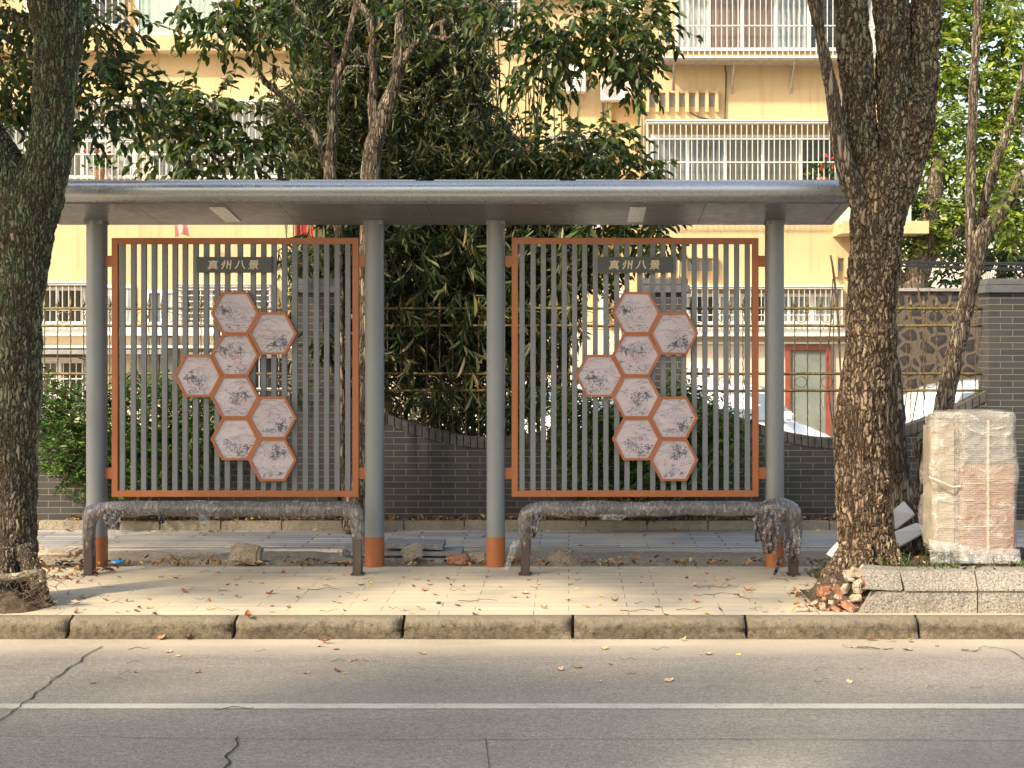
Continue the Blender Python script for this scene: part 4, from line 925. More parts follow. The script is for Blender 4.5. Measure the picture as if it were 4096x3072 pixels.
make_car((PX(3652, CD-.8)+1.7, CD-.8, -.38), False, 'white car seen by its tail behind the leaning tree and wrapped box')
make_car((PX(1560, CD)+2.2, CD+.6, -.42), True, 'white car mostly hidden behind the bamboo and left screen')

# ================================================================== TREES
def tree(name, label, base, cat='tree', group=None): return empty(name, base, label, cat, group)
def trunk_mesh(paths, voxel, lump=.01, smooth_it=6, name='trunk', mat='bark_plated', parent=None):
    m = MB()
    for pts, rd in paths: m.tube(pts, rd, 20)
    me = remeshed(m, voxel, smooth_it)
    displace(me, lambda p: lump*(noise.noise(p*5) + .6*noise.noise(p*11)))
    return link(name, me, M[mat], parent, True)
# right foreground tree: one bole, three heavy stems, one thin grey stem
D = 9.7
T1 = tree('street_tree', 'large rough barked tree with three heavy stems at the right end of the shelter', P(3470, 2235, D), group=None)
main = ppath([(3478, 2330, 128), (3472, 2235, 112), (3462, 2100, 108), (3448, 1900, 102), (3443, 1700, 98), (3460, 1500, 90), (3478, 1380, 94), (3490, 1200, 97), (3502, 1000, 99), (3515, 850, 106), (3530, 720, 120), (3530, 620, 110)], D, 6)
s1 = ppath([(3500, 800, 80), (3450, 640, 76), (3436, 500, 66), (3432, 380, 62), (3423, 250, 66), (3410, 100, 63), (3402, 0, 61), (3385, -200, 58), (3330, -700, 50), (3200, -1300, 36)], D, 6)
s2 = ppath([(3560, 800, 80), (3590, 600, 74, 9.68), (3580, 450, 68, 9.66), (3574, 300, 66), (3571, 150, 66), (3562, 0, 67), (3555, -200, 62), (3590, -800, 50), (3650, -1400, 34)], D, 6)
s3 = ppath([(3560, 780, 90), (3635, 600, 80), (3678, 450, 62), (3694, 300, 54), (3698, 180, 52), (3705, 0, 57), (3720, -200, 52), (3850, -800, 42), (4000, -1400, 28)], D, 6)
knot = ppath([(3640, 560, 30, 9.62), (3650, 500, 48, 9.6), (3668, 440, 55, 9.6), (3690, 380, 30, 9.62)], D, 5)
flare = [ppath([(3400, 2180, 40, 9.62), (3360, 2260, 36, 9.56), (3300, 2320, 22, 9.5)], D, 5), ppath([(3540, 2180, 42, 9.62), (3590, 2270, 30, 9.58)], D, 5), ppath([(3455, 2170, 50, 9.6), (3450, 2290, 40, 9.5)], D, 5)]
trunk_mesh([main, s1, s2, s3, knot] + flare, .0062, .012, 5, parent=T1)
bs = ppath([(3490, 900, 30, 9.66), (3420, 780, 40, 9.61), (3378, 650, 38, 9.58), (3350, 520, 30, 9.58), (3328, 360, 27, 9.58), (3312, 290, 24, 9.58), (3285, 150, 20, 9.58), (3272, 80, 21, 9.58), (3258, 0, 27, 9.58), (3235, -150, 24, 9.5), (3100, -600, 18), (2900, -1000, 10)], 9.6, 6)
trunk_mesh([bs], .006, .006, 3, 'branch', 'bark_grey', T1)
# left foreground tree
D = 9.55
T0 = tree('street_tree', 'leaning ridged trunk with green algae at the left edge, forking above the shelter roof', P(60, 2380, D))
main = ppath([(40, 2480, 120), (45, 2330, 100), (45, 2200, 95), (48, 1900, 93), (58, 1700, 92), (68, 1500, 90), (74, 1300, 88), (86, 1100, 92), (112, 900, 108), (142, 760, 110), (178, 680, 95), (203, 600, 80), (216, 400, 80), (231, 200, 88), (224, 60, 100), (215, -60, 100), (240, -400, 85), (330, -900, 70), (500, -1400, 45)], D, 6)
s2 = ppath([(110, 900, 85), (75, 780, 90), (10, 660, 85), (-60, 540, 78), (-140, 420, 72), (-260, 200, 66), (-400, -100, 60), (-560, -600, 50), (-650, -1200, 36)], D, 6)
s3 = ppath([(190, 120, 45), (120, 100, 26), (80, 75, 20), (20, 55, 16), (-60, 40, 14), (-200, 0, 10)], D, 6)
flare = [ppath([(90, 2200, 40, 9.45), (150, 2330, 30, 9.35), (185, 2400, 14, 9.3)], D, 5), ppath([(20, 2200, 50, 9.42), (10, 2420, 44, 9.3)], D, 5)]
trunk_mesh([main, s2, s3] + flare, .0064, .012, 5, parent=T0, mat='bark_ridged')
# second trunk, stump and leaning tree on the right
D = 10.15
T2 = tree('old_trunk', 'grey furrowed trunk close behind the large right tree, spreading into knotty roots', P(3610, 2080, D))
a = ppath([(3630, 2200, 76), (3625, 2080, 66), (3604, 1980, 48), (3592, 1850, 42), (3582, 1720, 38), (3576, 1600, 32), (3574, 1500, 30), (3568, 1380, 24), (3555, 1100, 18), (3545, 900, 12)], D, 6)
r = [ppath([(3640, 2000, 30), (3690, 2060, 46), (3735, 2120, 36)], D, 5), ppath([(3660, 2080, 60), (3720, 2090, 50), (3760, 2160, 40)], D, 5)]
trunk_mesh([a] + r, .007, .016, 4, parent=T2, mat='bark_grey')
D = 10.35
T3 = tree('tree_stump', 'sawn off stump with a pale green cut face beside the wrapped box', P(3695, 2100, D))
a = ppath([(3700, 2180, 70), (3698, 2080, 52), (3694, 1960, 36), (3696, 1850, 32), (3698, 1790, 40), (3702, 1765, 30)], D, 6)
tk = trunk_mesh([a], .007, .014, 3, parent=T3, mat='bark_grey')
m = MB(); cc = P(3698, 1738, 10.30); vs = [cc + Vector((.048*math.cos(k*math.pi/10), -.01 - .028*math.sin(k*math.pi/10), .012*math.cos(k*math.pi/10) + .034*math.sin(k*math.pi/10))) for k in range(20)]
m.add(vs + [v + Vector((0, .03, -.05)) for v in vs], [tuple(range(20))] + [(k, 20+k, 20+(k+1) % 20, (k+1) % 20) for k in range(20)]); m.build('cut_face', M['cut_wood_green'], tk)
D = 12.5
T4 = tree('leaning_tree', 'slender leaning tree in front of the fence between the large tree and the brick pillar', P(3720, 2095, D))
a = ppath([(3700, 2150, 50), (3712, 2080, 44), (3735, 1850, 40), (3772, 1640, 38), (3812, 1450, 35), (3855, 1260, 33), (3888, 1110, 34), (3915, 980, 36), (3945, 920, 34), (3985, 880, 27), (4040, 795, 25), (4100, 690, 24), (4200, 520, 22), (4300, 200, 18), (4420, -300, 12)], D, 6)
b = ppath([(3890, 1120, 20), (3885, 1050, 19), (3882, 900, 18), (3882, 720, 18), (3888, 520, 18), (3898, 260, 16), (3911, 60, 15), (3920, -80, 14), (3950, -600, 10)], D, 6)
c = ppath([(3915, 990, 20, 12.6), (3922, 920, 18, 12.6), (3940, 800, 18, 12.6), (3962, 720, 21, 12.6), (3990, 620, 20, 12.6), (4018, 555, 17, 12.6), (4046, 468, 13, 12.6), (4070, 380, 10, 12.6), (4092, 290, 9, 12.6), (4110, 200, 8, 12.6), (4150, 0, 6, 12.6)], D, 6)
d = ppath([(4046, 468, 8), (4062, 482, 7), (4090, 520, 5)], D, 3)
trunk_mesh([a, b, c, d], .0085, .006, 2, parent=T4, mat='bark_grey')
def crown(parent, clumps, per, nl, L, W, mat, tl=.35, droop=.5, up=.2, hang=.4, bend=.25, twigs=True, name='crown', spread=1.):
    tw = MB() if twigs else None
    C, Dr, N, Ls, Ws = sprays(clumps, per, nl, L, W, tl, droop, up, tw, spread, hang)
    o = leaf_cloud(name, C, Dr, N, Ls, Ws, M[mat], parent, bend, tw)
    return o
crown(T4, pclumps([(4010, 800, 60, 60), (4080, 900, 60, 60), (4110, 600, 50, 80), (3995, 680, 30, 40), (4090, 60, 60, 40), (4020, 30, 40, 30), (4060, 760, 50, 40)], 12.4, .3), 90, 6, .085, .036, 'leaf_young', .22, .6, 0)
# left tree crown: leafy branches either side of its trunk
crown(T0, pclumps([(400, 70, 110, 90, .35, 10.6), (430, 200, 70, 60, .3, 10.6), (470, 400, 80, 55, .3, 10.8), (380, 320, 60, 60, .3, 10.8), (400, 470, 70, 50, .3, 10.8), (520, 360, 50, 40, .25, 10.8), (330, 500, 40, 40, .25, 10.8), 
    (60, 180, 110, 80, .4, 10.6), (30, 330, 120, 90, .4, 10.6), (100, 440, 60, 60, .3, 10.6), (0, 460, 60, 60, .3, 10.6), (70, 20, 90, 80, .4, 10.6), (120, 300, 40, 60, .3, 10.6)], 10.6), 220, 7, .085, .036, 'leaf_broad', .26, .7, .05, .7)
# high crowns above the picture: they throw the dappled shade on the shelter
def wcl(n, x, y, z, r): return [((rng.uniform(*x), rng.uniform(*y), rng.uniform(*z)), (r*rng.uniform(.7, 1.2), r*rng.uniform(.7, 1.1), r*rng.uniform(.4, .7))) for _ in range(n)]
crown(T0, wcl(40, (-8.6, -3.2), (6.1, 8.6), (5.4, 7.2), .62) + wcl(4, (-8.4, -6.4), (5.4, 6.0), (5.3, 5.8), .28) + wcl(6, (-5.0, -3.8), (4.9, 6.0), (5.3, 6.0), .32), 250, 7, .11, .05, 'leaf_broad', .32, .5, .1)
crown(T1, wcl(26, (-3.4, 0.4), (6.2, 8.6), (5.4, 7.0), .6), 230, 7, .11, .05, 'leaf_broad', .32, .5, .1)
T9 = tree('street_tree', 'tree across the road behind the camera, outside the photograph', (-9.5, -3.5, KH))
crown(T9, wcl(34, (-11, -3.6), (-2.6, 0.9), (6.2, 8.2), .75), 230, 7, .12, .055, 'leaf_broad', .35, .5, .1)
m_ = MB(); m_.tube([(-9.5, -3.5, KH), (-9.3, -3.3, 2), (-8.9, -2.8, 4), (-8.2, -2, 6.4)], [.26, .2, .17, .1], 14); m_.build('trunk', M['bark_ridged'], T9, True)
# behind-the-shelter tree with many crooked stems
D = 12.9
T5 = tree('crooked_tree', 'crooked many stemmed tree rising behind the shelter between left screen and bamboo', P(1430, 2050, D))
W_ = lambda l, per=5: ppath(l, D, per, .012)
limbs = [W_([(1430, 2120, 60), (1425, 2040, 46), (1440, 1950, 40), (1452, 1800, 34), (1460, 1500, 33), (1464, 1200, 33), (1470, 1000, 34), (1478, 850, 36), (1484, 725, 38), (1492, 620, 36), (1512, 520, 34), (1534, 460, 28), (1550, 410, 27), (1582, 320, 24), (1592, 231, 21), (1600, 120, 20), (1608, 0, 19), (1615, -200, 17), (1640, -600, 12)]),
    W_([(1420, 2060, 40), (1390, 1990, 22), (1372, 1850, 14), (1368, 1600, 12), (1366, 1400, 12), (1360, 1150, 12), (1358, 980, 13), (1345, 850, 18), (1325, 740, 24), (1320, 648, 23), (1327, 540, 19), (1330, 460, 18), (1338, 370, 15), (1352, 300, 13), (1367, 255, 12), (1385, 190, 11), (1394, 139, 12), (1415, 70, 9), (1440, 0, 8), (1450, -200, 6)]),
    W_([(1500, 560, 26), (1492, 480, 18), (1488, 417, 17), (1492, 340, 15), (1494, 278, 15), (1487, 220, 14), (1490, 162, 14), (1482, 100, 14), (1468, 55, 13), (1440, 22, 12), (1404, -5, 11), (1300, -80, 9)]),
    W_([(1606, 250, 14), (1640, 200, 12), (1668, 172, 12), (1695, 153, 12), (1722, 118, 10), (1746, 97, 9), (1790, 80, 9), (1820, 50, 8), (1848, 28, 8), (1900, 22, 7), (1973, -5, 6), (2100, -80, 5)]),
    W_([(1690, 158, 10), (1735, 150, 10), (1783, 157, 8), (1820, 130, 4), (1880, 105, 2)]), W_([(1775, 155, 8), (1765, 100, 9), (1785, 80, 6)]),
    W_([(1302, 660, 14), (1280, 600, 12), (1262, 550, 12), (1223, 491, 12), (1180, 440, 12), (1140, 394, 12), (1090, 350, 12), (1060, 325, 10), (1040, 290, 8), (1024, 270, 7), (975, 240, 7), (926, 222, 6), (885, 200, 5), (847, 185, 4), (770, 150, 3.2), (694, 120, 3), (616, 93, 2)]),
    W_([(1340, 270, 12), (1330, 215, 11), (1310, 180, 10), (1246, 130, 9), (1215, 70, 8), (1170, 25, 8), (1140, 0, 8), (1060, -100, 6)]), W_([(1394, 150, 8), (1402, 90, 8), (1420, 0, 7)]),
    W_([(1330, 440, 8), (1360, 330, 4), (1395, 270, 6), (1465, 265, 5), (1440, 200, 4), (1425, 170, 4)])]
trunk_mesh(limbs, .0075, .007, 1, parent=T5, mat='bark_grey')
C5 = [(780, 500, 120, 90), (690, 610, 80, 60), (880, 620, 100, 60), (720, 420, 60, 40), (860, 400, 80, 50), (980, 500, 90, 70), (650, 520, 40, 50), (1010, 620, 80, 60), (560, 345, 18, 12), (640, 400, 16, 12), (820, 700, 60, 24), (940, 60, 90, 50), (830, 30, 50, 45), (850, 130, 30, 30), (1060, 60, 90, 70), (1010, 150, 40, 30), (760, 40, 20, 22), (1200, 20, 80, 50),
    (1700, 30, 110, 40), (1930, 40, 70, 40), (2120, 60, 90, 60), (2250, 80, 100, 70), (2400, 50, 100, 55), (2540, 60, 70, 45), (2620, 60, 28, 40), (2645, 120, 14, 22), (2200, 200, 90, 50), (2350, 180, 90, 55), (2480, 170, 70, 45), (2570, 180, 36, 30), (2110, 250, 40, 40), (2280, 290, 40, 26), (2430, 260, 60, 30), (2530, 260, 40, 40), (2605, 280, 18, 14), (2535, 350, 10, 16), (2130, 340, 30, 26)]
C5b = [(2130, 620, 70, 70), (2230, 600, 90, 70), (2350, 560, 70, 50), (2400, 640, 90, 60), (2500, 680, 70, 50), (2300, 700, 120, 50), (2100, 700, 60, 40), (2570, 690, 30, 20), (2660, 715, 30, 9), (2480, 550, 50, 25), (2350, 880, 90, 60), (2500, 900, 90, 60), (2300, 980, 60, 60), (2450, 1000, 60, 50), (2590, 960, 50, 60), (2240, 930, 50, 40), (2400, 1080, 50, 40), (2650, 940, 20, 40)]
crown(T5, pclumps(C5, 12.7, .4) + pclumps(C5b, 14.2, .4), 190, 7, .098, .046, 'leaf_broad', .30, .8, .0, .75)
# bamboo behind the fence
D = 14.6
T6 = tree('bamboo_clump', 'dense dark bamboo clump with drooping narrow leaves behind the fence and middle gap', P(1850, 1735, D), 'bamboo')
m = MB()
for k in range(70):
    px = rng.uniform(1120, 2330); d = rng.uniform(14.1, 15.6); top = rng.uniform(-200, 700) if px > 1250 else rng.uniform(100, 700); ln = rng.uniform(-120, 120)
    q = [P(px + ln*t*t, 1840 + (top-1840)*t, d) for t in (0, .2, .4, .6, .8, 1)]
    q = [Vector(a[:3]) for a in catmull([tuple(v) for v in q], 3)]; m.tube(q, [.013*(1-.6*i/len(q)) for i in range(len(q))], 5)
m.build('culms', M['culm_green'], T6, True)
def bamboo_leaves(nclump, region, name='leaves', L=.115, W=.0115):
    Cs, Ds, Ns, Ls = [], [], [], []; tw = MB(); A = []; B = []
    for _ in range(nclump):
        px, py, d = region(); c = np.array(P(px, py, d)); hang = rng.normal(size=3)*.5; hang[2] = -abs(hang[2]) - .1; hang /= np.linalg.norm(hang)
        k = rng.integers(7, 13); ax = c - hang*.16; A.append(ax); B.append(c)
        for i in range(k):
            dv = hang*1.0 + rng.normal(size=3)*.55; dv[2] -= .35; Cs.append(c - hang*.02*i); Ds.append(dv); Ns.append(rng.normal(size=3)); Ls.append(.6 + .65*rng.random())
    tri_tubes(tw, A, B, .0022, .0018); Ls = np.array(Ls)
    leaf_cloud(name, np.array(Cs), np.array(Ds), np.array(Ns), Ls*L, np.sqrt(Ls)*W, M['leaf_bamboo'], T6, .3, tw)
def breg():
    while True:
        px = rng.uniform(1050, 2420); py = rng.uniform(-150, 1790); d = rng.uniform(13.75, 15.7)
        left = 1090 if py < 600 else (1180 if py < 800 else (1300 if py < 1000 else 1150 + (py-850)*.12)); right = 1960 if py < 480 else (2080 if py < 620 else (2280 if py < 900 else 2330 - max(0, py-1100)*.35))
        if 1950 < px < 2150 and py < 600 and rng.random() < .6: continue
        if px < 1230 and 150 < py < 420 and rng.random() < .8: continue
        if py > 1300 and px < 1420 and rng.random() < .75: continue
        if py > 1500 and rng.random() < .5: continue
        if left + rng.normal()*35 < px < right + rng.normal()*50: return px, py, d
bamboo_leaves(9000, breg)
def breg2():
    while True:
        px = rng.uniform(1150, 2330); py = rng.uniform(850, 1650); 
        if px > 2020 and rng.random() < .4: continue
        return px, py, rng.uniform(13.2, 13.7)
bamboo_leaves(230, breg2, 'leaves', .17, .018)
# shrubs in front of the wall
def shrub(name, label, clumps, D, per, base):
    t = tree(name, label, base, 'shrub', 'rounded green shrubs against the dark tiled wall'); crown(t, pclumps(clumps, D, .22), per, 8, .062, .02, 'leaf_shrub', .2, .3, .5, hang=-.1, bend=.2, name='foliage', spread=.7)
    m = MB()
    for k in range(14):
        e = random.choice(clumps); p0 = Vector(base) + Vector((random.uniform(-.1, .1), 0, -.02)); p1 = P(e[0], e[1], D); m.tube([p0, (p0+p1)/2 + Vector((random.uniform(-.05, .05), 0, 0)), p1], [.012, .008, .004], 5)
    m.build('stem', M['twig_bark'], t)
shrub('shrub', 'wide glossy green shrub behind the left screen, beside the ridged left trunk', [(220, 1700, 90, 110), (330, 1640, 110, 90), (470, 1640, 110, 90), (600, 1640, 110, 90), (730, 1660, 100, 90), (200, 1840, 70, 80), (320, 1800, 110, 100), (460, 1800, 110, 100), (600, 1790, 110, 90), (730, 1780, 90, 80), (330, 1930, 90, 50), (480, 1930, 110, 60), (620, 1900, 90, 50), (800, 1740, 60, 80), (840, 1680, 40, 60)], 13.0, 560, P(500, 2060, 13.05))
shrub('shrub', 'upright leafy green shrub seen through the slats of the right screen', [(2270, 1640, 60, 60), (2380, 1660, 90, 80), (2330, 1740, 90, 80), (2290, 1850, 60, 90), (2450, 1760, 90, 90), (2560, 1780, 90, 90), (2660, 1700, 90, 90), (2760, 1660, 80, 70), (2840, 1700, 80, 80), (2700, 1800, 110, 90), (2840, 1820, 90, 80), (2930, 1780, 40, 60), (2600, 1900, 110, 80), (2480, 1920, 100, 80), (2760, 1900, 100, 60), (2320, 1960, 50, 50), (2720, 1600, 20, 40)], 13.0, 480, P(2560, 2060, 13.05))
SHL = ['tallest bare woody shoot behind the fence, just left of the large right trunk', 'short thin bare shoot behind the fence, left of the tallest shoot', 'bare curved shoot behind the fence, just right of the large right trunk', 'short bare shoot behind the fence low beside the large right trunk', 'thin bare shoot behind the fence in front of the dark stone wall', 'bare shoot behind the slats of the right screen, above the wall pillar']
m = MB()
for lst in ([(3368, 1780, 3), (3362, 1500, 4), (3350, 1250, 5), (3335, 1090, 5), (3322, 1020, 4)], [(3340, 1760, 2), (3310, 1500, 3), (3325, 1250, 3), (3332, 1115, 2)], [(3640, 1740, 3), (3680, 1500, 3), (3690, 1300, 3), (3672, 1160, 3), (3658, 1115, 3)], [(3610, 1720, 2), (3630, 1500, 2), (3625, 1380, 2)], [(3700, 1600, 2), (3705, 1300, 2), (3716, 1150, 1.5)], [(2712, 1300, 3), (2716, 1150, 3), (2720, 1000, 2)]):
    pts, rd = ppath(lst, 13.75, 5, .01); m = MB(); m.tube(pts, rd, 5)
    setp(m.build('bare_shoot', M['twig_bark'], None, True), SHL.pop(0), 'plant', 'bare shoots behind the fence')
# sunlit camphor trees in the distance
D = 27.5
T7 = tree('camphor_tree', 'bright sunlit leafy tree high in the background at the upper right', P(3640, 1700, D), group='background trees')
a = ppath([(3630, 1750, 50), (3640, 1400, 46), (3655, 1200, 46), (3680, 1050, 50), (3720, 880, 36), (3760, 600, 26)], 27.2, 5); b = ppath([(3600, 1250, 30), (3590, 1120, 26), (3560, 950, 22), (3540, 800, 18)], 27.2, 5); c = ppath([(3680, 1100, 30), (3760, 980, 22), (3860, 900, 14)], 27.2, 5)
trunk_mesh([a, b, c], .03, .03, 1, parent=T7, mat='bark_grey')
cl = [(3780, 60, 90, 60), (3850, 120, 80, 60), (3760, 200, 70, 60), (4000, 40, 100, 60), (4090, 120, 80, 70), (3990, 170, 90, 60), (3760, 330, 70, 60), (3840, 300, 70, 50), (3950, 330, 80, 60), (4060, 280, 80, 70), (4000, 430, 90, 60), (4090, 440, 60, 70), (3780, 470, 80, 60), (3700, 560, 60, 60), (3870, 560, 90, 60), (3990, 560, 80, 60), (3740, 660, 70, 50), (3850, 700, 80, 60), (3960, 700, 80, 60), (4080, 650, 60, 60), (3680, 820, 70, 50), (3780, 860, 80, 50), (3700, 930, 60, 40), (3620, 980, 60, 50), (3880, 840, 60, 50), (3990, 860, 90, 50), (4080, 930, 60, 50), (3700, 20, 60, 60), (3900, -60, 200, 80), (4180, 300, 80, 200), (4180, 800, 80, 200), (3600, 300, 40, 300), (3600, 720, 40, 150), (3700, 1010, 40, 24), (3760, 965, 40, 24)]
crown(T7, [(c_, (r_[0]*.66, r_[1]*.8, r_[2]*.6)) for c_, r_ in pclumps(cl, D, .8)], 330, 8, .125, .06, 'leaf_camphor', .32, .6, .1, hang=.3, bend=.2, twigs=False)
T8 = tree('dark_tree', 'dark leafy tree behind the wires, between the leaning stems and the right edge', P(4000, 1500, 45), group='background trees')
cl = [(3950, 1000, 60, 50), (4060, 1020, 80, 40), (4000, 940, 120, 60), (3780, 1060, 60, 40), (4100, 1090, 50, 30), (3760, 1130, 40, 24), (3880, 1120, 50, 20), (3850, 980, 60, 40), (4080, 800, 80, 120), (3990, 730, 80, 100)]
crown(T8, pclumps(cl, 42, 1.2), 60, 8, .2, .1, 'leaf_broad', .5, .6, .1, hang=.3, twigs=False)
trunk_mesh([ppath([(3990, 1700, 24), (4000, 1300, 22), (4010, 1000, 18)], 43, 4)], .06, .03, 1, parent=T8, mat='bark_grey')

# ================================================================== WRAPPED BOX
D0 = 9.42; BX = empty('wrapped_box', P(3890, 2255, D0), 'tall bubble wrapped carton standing on grass in the raised bed at the right edge', 'package')
zf = .255
m = MB(); m.box(PX(3845, D0), PX(4060, D0), D0, D0+.34, zf+.04, PZ(1858, D0)); m.build('carton', M['cardboard'], BX, bevel=.006)
m = MB(); m.box(PX(3850, D0), PX(4056, D0), D0+.005, D0+.33, PZ(1856, D0), PZ(1672, D0)); m.box(PX(3848, D0), PX(3950, D0), D0-.003, D0+.01, PZ(1850, D0), PZ(1700, D0)); m.build('inner_box', M['grey_carton'], BX, bevel=.006)
m = MB(); m.box(PX(3738, D0), PX(3842, D0), D0+.04, D0+.33, zf+.05, PZ(1690, D0)); m.build('foam_block', M['white_foam'], BX, bevel=.03)
m = MB(); m.box(PX(3842, D0), PX(4062, D0), D0-.002, D0+.34, zf-.02, zf+.03); m.build('base', M['black_plastic'], BX)
m = MB()
for k in range(2):
    z = zf+.22+k*.25 + random.uniform(-.01, .01); m.box(PX(3855, D0), PX(3945, D0), D0-.006, D0-.001, z, z+.006)
m.box(PX(3946, D0), PX(3956, D0), D0-.008, D0-.001, zf+.05, PZ(1680, D0)); m.build('tape', M['packing_tape'], BX)
def sheetwrap(name, x0, x1, y0, y1, z0, z1, amp, seed, mat='bubble_wrap', sag=0, nx=60, nz=90):
    """closed rounded sleeve draped round a box"""
    vs = []; n = 72; rr = .035
    for j in range(nz+1):
        v = j/nz; z = z0 + (z1-z0)*v
        for i in range(n):
            a = 2*math.pi*i/n; ca, sa = math.cos(a), math.sin(a); e = .28
            ux = math.copysign(abs(ca)**e, ca); uy = math.copysign(abs(sa)**e, sa)
            inset = 1 - .10*max(0, (v-.96)/.04)**2
            pt = Vector(((x0+x1)/2 + (x1-x0)/2*ux*inset, (y0+y1)/2 + (y1-y0)/2*uy*inset, z)); q = Vector((pt.x*5+seed, pt.y*5, pt.z*3.2))
            d = amp*noise.noise(q) + amp*.5*noise.noise(q*2.7) - sag*math.exp(-((v-.42)/.035)**2)
            pt += Vector((ux, uy, 0))*d; pt.z += amp*.6*noise.noise(q*1.7); vs.append(pt)
    fs = [(j*n+i, j*n+(i+1) % n, (j+1)*n+(i+1) % n, (j+1)*n+i) for j in range(nz) for i in range(n)]
    c = Vector(((x0+x1)/2, (y0+y1)/2, z1+.012)); ci = len(vs); vs.append(c); fs += [(nz*n+i, nz*n+(i+1) % n, ci) for i in range(n)]
    me = bpy.data.meshes.new(name); me.from_pydata(vs, [], fs); return link(name, me, M[mat], BX, True)
sheetwrap('bubble_wrap', PX(3828, D0), PX(4076, D0), D0-.02, D0+.36, zf+.0, PZ(1648, D0), .018, 2)
sheetwrap('bubble_wrap', PX(3732, D0), PX(3846, D0), D0+.01, D0+.35, zf+.06, PZ(1652, D0), .026, 9, sag=.028)
m = MB(); m.tube([P(3716, 2060-152, D0-.0), P(3760, 1925, D0-.03), P(3810, 1948, D0-.02), P(3842, 1945, D0-.025)], .006, 8); m.build('tape_band', M['packing_tape'], BX)
vs = []; n, k = 24, 10
for j in range(k+1):
    for i in range(n+1):
        u, v = i/n, j/k; x = PX(3712, D0) + (PX(4074, D0)-PX(3712, D0))*u; q = Vector((u*8, v*3, 4)); vs.append((x, D0-.03 - .03*v + .02*noise.noise(q*2), zf + .085*(1-v) - .005 + .02*noise.noise(q*3) + (.06*(1-u)**2)*(1-v)))
me = bpy.data.meshes.new('film_skirt'); me.from_pydata(vs, [], [(j*(n+1)+i, j*(n+1)+i+1, (j+1)*(n+1)+i+1, (j+1)*(n+1)+i) for j in range(k) for i in range(n)]); link('film_skirt', me, M['clear_film'], BX, True)

# ================================================================== RUBBLE, SLABS, BRICKS
def chunk(name, px, py, wpx, hpx, D, mat, label, cat, group=None, seed=0, dep=None, rot=0, box=.6, tilt=0):
    """broken lump: noisy rounded block with its foot at (px, py)"""
    z0 = EYE - (py-HY)*D/F; wd, ht = wpx*D/F, hpx*D/F; dp = dep or wd*.6
    bm = bmesh.new(); bmesh.ops.create_cube(bm, size=1); bmesh.ops.bevel(bm, geom=bm.edges[:], offset=.10, segments=2, affect='EDGES')
    bmesh.ops.triangulate(bm, faces=bm.faces[:]); bmesh.ops.subdivide_edges(bm, edges=bm.edges[:], cuts=2, use_grid_fill=True)
    Mx = Matrix.Rotation(rot, 4, 'Z') @ Matrix.Rotation(tilt, 4, 'Y')
    for v in bm.verts:
        q = v.co*2.1 + Vector((seed*3.7, seed, 0)); v.co *= 1 + .16*noise.noise(q) + .07*noise.noise(q*3)
        v.co = Mx @ Vector((v.co.x*wd, v.co.y*dp, v.co.z*ht))
    mz = min(v.co.z for v in bm.verts)
    for v in bm.verts: v.co.z -= mz
    me = bpy.data.meshes.new(name); bm.to_mesh(me); bm.free(); o = bpy.data.objects.new(name, me); COL.objects.link(o); me.materials.append(M[mat]); o.location = (PX(px, D), D, z0 - .004)
    return setp(o, label, cat, group)
chunk('brick', 985, 2255, 120, 70, 11.12, 'rubble_stone', 'big broken brown brick lump in the dirt strip, left of the middle posts', 'rubble', None, 1, tilt=.12)
chunk('brick', 1648, 2248, 80, 58, 11.14, 'rubble_stone', 'tilted brown brick block in front of the stacked grey slabs', 'rubble', None, 2, rot=.5, tilt=-.3)
chunk('brick', 1830, 2256, 88, 36, 11.12, 'rubble_brick', 'orange brown half brick lying left of the third post', 'rubble', None, 3)
chunk('brick', 1912, 2256, 72, 46, 11.2, 'rubble_stone', 'sand coloured brick touching the left side of the third post', 'rubble', None, 4)
chunk('brick', 2062, 2258, 50, 34, 11.2, 'rubble_brick', 'small brick piece just right of the third post', 'rubble', None, 14)
def slab(px0, px1, py, thick, D, dep, label, mat='grey_stone', tilt=0, rot=0, group='broken grey paving slabs in the dirt strip', seed=0):
    x0, x1 = PX(px0, D), PX(px1, D); n = 14; m = MB(); r_ = random.Random(seed); top = []; 
    pts = [(x0 + (x1-x0)*k/n, -dep/2 + r_.uniform(-.012, .012)) for k in range(n+1)] + [(x1 - (x1-x0)*k/n, dep/2 + r_.uniform(-.02, .02)) for k in range(n+1)]
    cx = (x0+x1)/2; m.prism([(a-cx, b) for a, b in pts], 0, thick, axis='z'); me = m.mesh('stone_slab'); o = bpy.data.objects.new('stone_slab', me); COL.objects.link(o); me.materials.append(M[mat])
    o.location = (cx, D+dep/2, PZ(py, D)); o.rotation_euler = (0, tilt, rot); return setp(o, label, 'slab', group)
slab(1300, 1800, 2252, .026, 11.18, .3, 'lowest broken grey slab of the pile between second and third posts', seed=1)
slab(1400, 1845, 2224, .026, 11.25, .3, 'middle grey slab of the pile between second and third posts', seed=2, rot=.02)
slab(1530, 1770, 2196, .036, 11.3, .32, 'topmost grey slab, tilted up, between second and third posts', seed=3, tilt=.03)
slab(1370, 1410, 2212, .03, 11.3, .2, 'small slab fragment left of the second post', seed=4, tilt=-.15)
chunk('stone_slab', 200, 2222, 230, 26, 10.95, 'pale_mortar', 'pale broken slab lying on rubble beside the left trunk', 'slab', None, 77, dep=.22, tilt=.06)
